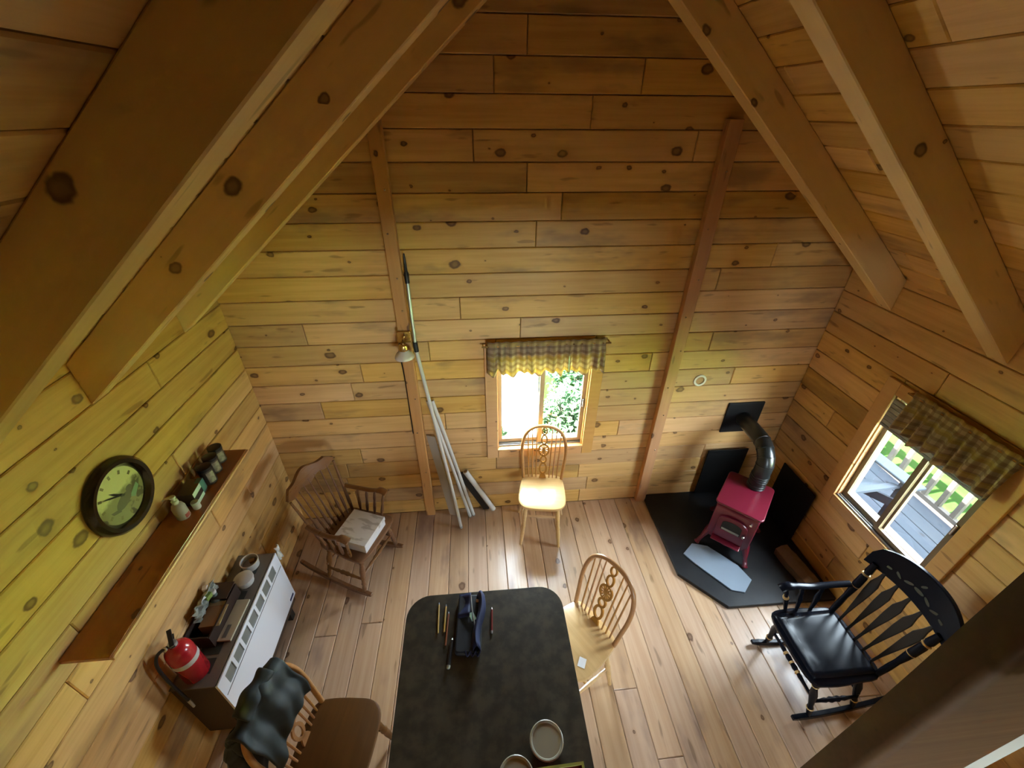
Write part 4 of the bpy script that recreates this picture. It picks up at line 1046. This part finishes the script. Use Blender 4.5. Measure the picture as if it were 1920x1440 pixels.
b = MB(); b.lathe([(0.016, 0), (0.017, 0.003), (0.017, 0.03)], 18); b.build('jar', WHITEP, r, True)
b = MB(); b.lathe([(0.0175, 0.03), (0.0175, 0.04), (0.016, 0.042)], 18); b.build('lid', plain('mint_lid', (0.5, 0.6, 0.5), 0.4), r, True)
r = thing('pump_bottle', 'pale pump bottle at the end of the row on the shelf', 'bottle', (-1.41, -1.015, SZ + 0.0005), math.radians(200))
b = MB(); b.lathe([(0.026, 0), (0.028, 0.004), (0.028, 0.065), (0.022, 0.082), (0.012, 0.088), (0.012, 0.095)], 24); b.build('bottle', plain('milky_bottle', (0.42, 0.42, 0.36), 0.3), r, True)
b = MB(); b.lathe([(0.014, 0.094), (0.014, 0.108), (0.006, 0.11), (0.006, 0.122), (0.012, 0.124), (0.012, 0.134)], 16); b.build('pump', plain('mint_white_plastic', (0.6, 0.68, 0.6), 0.35), r, True)
b = MB(); b.tube([(0, 0, 0.129), (0.028, 0, 0.131), (0.04, 0, 0.124)], [0.006, 0.005, 0.0035], 8); b.build('spout', bpy.data.materials['mint_white_plastic'], r, True)
b = MB(); b.grid([[(0.0285 * math.cos(a), 0.0285 * math.sin(a), z) for a in [2.2 + 0.12 * i for i in range(9)]] for z in (0.008, 0.03)]); b.build('label', plain('red_label', (0.4, 0.08, 0.06), 0.5), r, True)

# ------------------------------------------------------------------ wall heater
r = thing('gas_heater', 'white-fronted wall heater with vents along its top edge', 'heater', (XL, -1.117, 0))
HX, Y0, Y1, HT, HB = 0.218, -0.355, 0.355, 0.6, 0.165
b = MB(); b.box(0.001, HX - 0.012, Y0 + 0.004, Y1 - 0.004, HB - 0.06, HT - 0.006); b.build('cabinet', HBROWN, r, bevel=0.004)
b = MB(); b.box(0.001, HX - 0.004, Y0, Y1, HT - 0.006, HT); tp = b.build('top_panel', HGREY, r, bevel=0.002)
for k in range(7):
    y = Y0 + 0.06 + k * 0.086
    b = MB(); b.box(0.06, 0.155, y, y + 0.07, HT + 0.0002, HT + 0.0015); b.build('top_grille', VENT, tp)
# front panel as a frame around the seven vents
b = MB()
x0, x1 = HX - 0.011, HX
ys = [Y0 + 0.055 + k * 0.0865 for k in range(7)]; vw = 0.068
b.box(x0, x1, Y0, Y1, HB, 0.498); b.box(x0, x1, Y0, Y1, 0.575, HT)
prev = Y0
for y in ys:
    b.box(x0, x1, prev, y, 0.498, 0.575); prev = y + vw
b.box(x0, x1, prev, Y1, 0.498, 0.575)
fp = b.build('front_panel', WHITE, r)
for y in ys:
    b = MB(); b.box(x0 + 0.001, x1 - 0.005, y, y + vw, 0.498, 0.575); b.build('vent', VENTG, fp)
b = MB(); b.box(x1 + 0.0003, x1 + 0.003, 0.285, 0.335, 0.19, 0.205); b.build('badge', plain('navy_badge', (0.02, 0.025, 0.1), 0.4), fp)
b = MB(); b.box(x1 + 0.0002, x1 + 0.002, Y0 + 0.01, Y1 - 0.01, 0.482, 0.486); b.build('crease', VENTG, fp)
for y in (Y0 + 0.05, Y1 - 0.09):
    b = MB(); b.box(0.03, 0.19, y, y + 0.04, 0.0, HB - 0.06); b.build('foot', BLACK, r)
# things on the heater
def jar(x, y, lab, open_):
    r = thing('food_tub', lab, 'tub', (x, y, HT + 0.002), 0, 'tubs on the heater')
    if open_:
        b = MB(); b.lathe([(0.04, 0), (0.043, 0.004), (0.047, 0.045), (0.049, 0.048), (0.049, 0.054), (0.045, 0.054), (0.043, 0.01), (0.0, 0.01)], 28); b.build('tub', WHITEP, r, True)
        b = MB(); b.lathe([(0.0425, 0.011), (0.0432, 0.02), (0.0, 0.021)], 24); b.build('contents', plain('grey_contents', (0.26, 0.25, 0.24), 0.7), r, True)
        b = MB(); b.box(-0.012, 0.018, -0.005, 0.018, 0.021, 0.036, T(0.005, 0.01, 0, 0.6)); b.build('scoop', CARD, r, bevel=0.003)
    else:
        b = MB(); b.lathe([(0.042, 0), (0.045, 0.004), (0.047, 0.03)], 28); b.build('tub', WHITEP, r, True)
        b = MB(); b.lathe([(0.05, 0.03), (0.05, 0.044), (0.047, 0.046)], 28); b.build('lid', plain('white_lid', (0.55, 0.54, 0.52), 0.4), r, True)
jar(-1.385, -0.843, 'open white tub at the corner end of the heater', True)
jar(-1.375, -0.948, 'closed white tub beside the open one on the heater', False)
r = thing('tray_box', 'dark brown open box on the heater against the wall', 'box', (-1.425, -1.155, HT + 0.002), 0)
b = MB(); b.box(-0.066, 0.05, -0.135, 0.15, 0, 0.006); b.build('base', DKBOX, r)
for q, n in (((-0.066, -0.06, -0.135, 0.15, 0.006, 0.1), 'side'), ((0.044, 0.05, -0.135, 0.15, 0.006, 0.085), 'side'), ((-0.06, 0.044, 0.144, 0.15, 0.006, 0.1), 'end'), ((-0.06, 0.044, -0.135, -0.129, 0.006, 0.09), 'end')):
    b = MB(); b.box(*q); b.build(n, DKBOX, r)
b = MB(); b.box(-0.066, 0.05, 0.055, 0.15, 0.1, 0.105); b.build('flap', plain('brown_flap', (0.05, 0.022, 0.012), 0.55), r)
r = thing('small_carton', 'small brown cardboard carton standing in the dark box', 'carton', (-1.42, -1.17, HT + 0.0085), 0.05)
b = MB(); b.box(-0.04, 0.04, -0.06, 0.05, 0, 0.075); b.build('body', CARD, r, bevel=0.002)
b = MB(); b.box(-0.042, 0.042, 0.05, 0.075, 0.068, 0.071); b.box(0.04, 0.058, -0.06, 0.05, 0.07, 0.073); b.build('flap', plain('pale_card', (0.42, 0.33, 0.17), 0.8), r)
r = thing('envelope', 'cream envelope with a grey window on the heater edge', 'envelope', (-1.34, -1.155, HT + 0.002), 0)
b = MB(); b.box(-0.034, 0.034, -0.115, 0.1, 0, 0.012, T(0, 0, 0.0, -0.02)); b.build('paper', plain('cream_paper', (0.5, 0.45, 0.32), 0.7), r, bevel=0.002)
b = MB(); b.box(-0.016, 0.004, -0.1, -0.035, 0.0122, 0.0128, T(0, 0, 0.0, -0.02)); b.build('window', plain('grey_film', (0.16, 0.15, 0.13), 0.4), r)
# clear bag with bits, against the wall
rg = random.Random(21)
r = thing('plastic_bag', 'crumpled clear plastic bag leaning on the wall over the dark box', 'bag', (-1.455, -1.12, HT + 0.1))
def crumple(a, c, hgt, nx=10, nz=9, amp=0.016, sd=1):
    g = random.Random(sd)
    return [[(g.uniform(-amp, amp), a + (c - a) * i / nx + g.uniform(-0.006, 0.006), hgt * j / nz + g.uniform(-0.004, 0.004)) for i in range(nx + 1)] for j in range(nz + 1)]
b = MB(); b.grid(crumple(-0.1, 0.09, 0.075, sd=5)); b.build('film', plain('milky_film', (0.3, 0.33, 0.3), 0.2, spec=0.8), r, solid=0.002)
b = MB(); b.box(-0.012, 0.012, 0.035, 0.06, 0.055, 0.08, T(0, 0, 0, 0.3)); b.build('white_clip', PAPER, r, bevel=0.003)
b = MB(); b.box(-0.014, 0.01, 0.0, 0.04, 0.025, 0.05, T(0, 0, 0, -0.2)); b.build('green_packet', plain('lime_packet', (0.22, 0.32, 0.06), 0.5), r, bevel=0.003)
r = thing('glass_bottle', 'squat grey glass bottle standing behind the brown carton', 'bottle', (-1.445, -1.075, HT + 0.0085))
b = MB(); b.lathe([(0.028, 0), (0.03, 0.004), (0.03, 0.075), (0.014, 0.1), (0.013, 0.12)], 20); b.build('bottle', plain('grey_green_glass', (0.14, 0.17, 0.15), 0.12, spec=0.8), r, True)
b = MB(); b.lathe([(0.015, 0.118), (0.015, 0.135), (0.013, 0.137)], 16); b.build('cap', WHITEP, r, True)
# extinguisher
r = thing('fire_extinguisher', 'red fire extinguisher with a white label band on the heater end', 'extinguisher', (-1.405, -1.40, HT + 0.002))
b = MB(); b.lathe([(0.05, 0), (0.055, 0.006), (0.055, 0.2), (0.05, 0.226), (0.034, 0.248), (0.018, 0.256), (0.018, 0.262)], 28); b.build('cylinder', REDP, r, True)
b = MB()
b.grid([[(0.0556 * math.cos(a), 0.0556 * math.sin(a), z) for a in [-2.6 + 0.2 * i for i in range(19)]] for z in (0.135, 0.165)]); b.build('label_band', plain('label_grey_white', (0.5, 0.48, 0.43), 0.5), r, True)
b = MB(); b.lathe([(0.017, 0.26), (0.017, 0.28), (0.012, 0.284)], 16); b.build('valve', ALU, r, True)
b = MB(); b.box(-0.009, 0.009, -0.02, 0.06, 0.0, 0.008, T(0, 0, 0.284, 0.6, 0.2)); b.build('lever', BLACK, r, bevel=0.003)
b = MB(); b.box(-0.008, 0.008, -0.02, 0.055, 0.0, 0.006, T(0, 0, 0.266, 0.6, -0.05)); b.build('handle', BLACK, r, bevel=0.003)
b = MB(); b.lathe([(0.012, 0), (0.012, 0.006)], 14, T(-0.022, -0.02, 0.27, 0, 1.2)); b.build('gauge', WHITEP, r, True)
b = MB(); b.tube(spline([(-0.012, -0.012, 0.272), (-0.04, -0.04, 0.268), (-0.05, -0.064, 0.22), (-0.045, -0.076, 0.12), (-0.03, -0.085, 0.0), (-0.015, -0.092, -0.06)], 6), 0.007, 8); hs = b.build('hose', BLACK, r, True)
b = MB(); b.turned((-0.015, -0.092, -0.06), (-0.005, -0.1, -0.11), [(0, 0.008), (1, 0.006)], 8); b.build('nozzle', WHITEP, hs, True)
# white cloth tag at the corner end
r = thing('white_cloth', 'small crumpled white cloth hanging at the corner end of the heater', 'cloth', (-1.275, -0.745, 0.5))
b = MB(); b.grid([[(rg.uniform(-0.01, 0.01) - 0.01, 0.0 + 0.03 * i / 3 + rg.uniform(-0.006, 0.006), 0.12 * j / 6) for i in range(4)] for j in range(7)]); b.build('cloth', plain('white_cotton', (0.66, 0.68, 0.66), 0.8), r, True, solid=0.006)

# ------------------------------------------------------------------ timber post beside the camera, and a white door jamb beyond it
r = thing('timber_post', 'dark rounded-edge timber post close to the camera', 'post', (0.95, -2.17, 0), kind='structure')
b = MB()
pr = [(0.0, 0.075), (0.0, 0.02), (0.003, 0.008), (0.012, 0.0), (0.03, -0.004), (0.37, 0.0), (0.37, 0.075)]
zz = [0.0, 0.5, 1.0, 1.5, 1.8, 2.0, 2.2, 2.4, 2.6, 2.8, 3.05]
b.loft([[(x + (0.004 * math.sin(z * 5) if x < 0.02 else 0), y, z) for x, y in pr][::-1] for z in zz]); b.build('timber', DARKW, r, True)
r = thing('white_jamb', 'white painted jamb at the edge of the dark post', 'jamb', (1.325, -2.168, 0), kind='structure')
b = MB(); b.box(0, 0.09, 0, 0.06, 0, 2.6); b.build('board', plain('white_paint', (0.45, 0.47, 0.4), 0.5), r, bevel=0.003)

# ------------------------------------------------------------------ outside
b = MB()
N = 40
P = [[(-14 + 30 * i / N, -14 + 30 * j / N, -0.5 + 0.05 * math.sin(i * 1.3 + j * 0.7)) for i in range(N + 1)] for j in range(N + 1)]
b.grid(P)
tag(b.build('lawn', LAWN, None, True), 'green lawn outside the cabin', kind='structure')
for (x0, x1, y0, y1) in ((5.45, 30, -20, 30), (-20, 5.45, 3.3, 30)):  # pale ground added beyond the visible lawn to reflect sunlight through the windows
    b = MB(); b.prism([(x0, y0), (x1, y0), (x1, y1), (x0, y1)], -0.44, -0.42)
    tag(b.build('bounce_field', BOUNCE_FIELD, None), 'pale bounce field added out of view beyond the lawn', kind='structure')
DX0, DX1, DZ = XR + 0.14, 4.08, -0.1
dk = tag(MB().box(DX0, DX1 - 0.02, -5.2, 1.3, DZ - 0.19, DZ - 0.03).build('deck_floor', BACK), 'grey weathered plank deck outside the side window', kind='structure')
x = DX0
while x < DX1 - 0.1:
    for (a, c) in ((-5.2, -2.3), (-2.295, 1.3)):
        b = MB(); b.box(-(c - a) / 2, (c - a) / 2, -0.068, 0.068, -0.028, 0)
        b.build('plank', DECKW, dk, bevel=0.003, seg=1, M=T((x + 0.07), (a + c) / 2, DZ, PI / 2))
    x += 0.142
r = thing('deck_railing', 'grey wooden railing along the far edge of the deck', 'railing', (DX1 - 0.06, 0, DZ))
for (z0, z1, w_) in ((0.015, 0.055, 0.022), (0.86, 0.9, 0.06)):
    b = MB(); b.box(-3.2, 3.2, -w_, w_, z0, z1); b.build('rail', RAILW, r, M=T(0, -1.9, 0, PI / 2))
y = -5.0
k = 0
while y < 1.25:
    b = MB(); b.box(0.055, 0.86, -0.018, 0.018, -0.018, 0.018); b.build('baluster', RAILW, r, M=T(0, y, 0) @ Matrix.Rotation(-PI / 2, 4, 'Y'))
    y += 0.135
for y in (-5.1, -3.1, -1.1, 0.75):
    b = MB(); b.box(0.0, 0.95, -0.045, 0.045, -0.045, 0.045); b.build('post', RAILW, r, M=T(0, y, 0) @ Matrix.Rotation(-PI / 2, 4, 'Y'))
# slatted deck chair
r = thing('deck_chair', 'pale slatted deck chair outside the side window', 'chair', (3.04, -0.14, DZ + 0.001), math.radians(4))
for sx in (-1, 1):
    b = MB(); b.loft([[(sx * 0.27 - 0.012, -0.33, 0.0), (sx * 0.27 + 0.012, -0.33, 0.0), (sx * 0.27 + 0.012, -0.25, 0.0), (sx * 0.27 - 0.012, -0.25, 0.0)], [(sx * 0.27 - 0.012, -0.33, 0.52), (sx * 0.27 + 0.012, -0.33, 0.52), (sx * 0.27 + 0.012, -0.25, 0.52), (sx * 0.27 - 0.012, -0.25, 0.52)]]); b.build('leg', DCHAIR, r)
    b = MB(); b.prism([(-0.3, 0.36), (-0.3, 0.28), (0.48, 0.0), (0.52, 0.06)], -0.012, 0.012, Matrix(((0, 0, 1, sx * 0.245), (1, 0, 0, 0), (0, 1, 0, 0), (0, 0, 0, 1)))); b.build('side_rail', DCHAIR, r)
    b = MB(); b.box(sx * 0.29 - 0.06, sx * 0.29 + 0.06, -0.37, 0.32, 0.52, 0.545); b.build('arm', DCHAIR, r, bevel=0.008)
for k in range(6):
    y = -0.29 + 0.085 * k
    b = MB(); b.box(-0.26, 0.26, y, y + 0.07, 0, 0.018, T(0, 0, 0.365 - 0.36 * (y + 0.3), 0, -0.34)); b.build('seat_slat', DCHAIR, r)
for k in range(6):
    x = -0.2 + 0.08 * k
    hh = 0.82 - 0.9 * x * x
    b = MB(); b.loft([[(x * 0.85 - 0.033, 0.2, 0.18), (x * 0.85 + 0.033, 0.2, 0.18), (x * 0.85 + 0.033, 0.22, 0.18), (x * 0.85 - 0.033, 0.22, 0.18)], [(x * 1.15 - 0.037, 0.42, hh), (x * 1.15 + 0.037, 0.42, hh), (x * 1.15 + 0.037, 0.44, hh), (x * 1.15 - 0.037, 0.44, hh)]]); b.build('back_slat', DCHAIR, r)
for z, y in ((0.5, 0.345), (0.68, 0.405)):
    b = MB(); b.box(-0.28, 0.28, y, y + 0.025, z, z + 0.06); b.build('cross_bar', DCHAIR, r)
# plants behind the gable wall
def shrub(label, x, y, hgt, rad, n, seed):
    g = random.Random(seed)
    r = thing('leafy_shrub', label, 'shrub', (x, y, -0.5), 0, 'shrubs behind the cabin')
    b = MB()
    for k in range(7):
        a = g.uniform(0, 6.28); q = rad * g.uniform(0.3, 0.8)
        b.tube(spline([(0, 0, 0), (q * 0.4 * math.cos(a), q * 0.4 * math.sin(a), hgt * 0.5), (q * math.cos(a), q * math.sin(a), hgt * 0.9)], 3), [0.01, 0.009, 0.008, 0.007, 0.006, 0.005, 0.003], 5)
    b.build('stem', RAILW, r)
    b = MB()
    for k in range(n):
        a = g.uniform(0, 6.28); q = rad * math.sqrt(g.random()); z = hgt * g.uniform(0.15, 1.0) * (1 - 0.5 * (q / rad) ** 2)
        L = g.uniform(0.05, 0.11); W_ = L * 0.32
        M = T(q * math.cos(a), q * math.sin(a), z, g.uniform(0, 6.28), g.uniform(-0.5, 0.5), g.uniform(-0.9, 0.6))
        b.add([(0, 0, 0), (L * 0.45, W_, 0.01), (L, 0, -0.01), (L * 0.45, -W_, 0.01), (L * 0.45, 0, -0.004)], [(0, 4, 1), (1, 4, 2), (2, 4, 3), (3, 4, 0)], M)
    b.build('foliage', LEAF, r)['kind'] = 'stuff'
pos = [(0.92, 0.75, 0.55, 0.27, 'leafy shrub close outside the gable window'), (1.05, 1.5, 0.7, 0.36, 'leafy shrub behind the right pane of the gable window'), (1.95, 1.5, 0.8, 0.36, 'leafy shrub outside beyond the edge of the gable window'),
       (1.4, 2.45, 0.9, 0.5, 'tall leafy shrub farthest behind the right pane'), (2.45, 2.4, 0.9, 0.45, 'leafy shrub at the far edge behind the cabin'), (0.05, 1.3, 0.28, 0.26, 'low leafy shrub at the foot of the left pane')]
for i, (x, y, hh, rd, lab) in enumerate(pos):
    shrub(lab, x, y, hh, rd, 900, 40 + i)
b = MB(); b.prism([(-1.2, 0.5), (0.55, 0.5), (0.75, 1.9), (0.95, 3.2), (-1.6, 3.2)], -0.44, -0.42)
tag(b.build('gravel_path', STONE, None), 'pale gravel patch behind the left pane of the gable window', kind='structure')
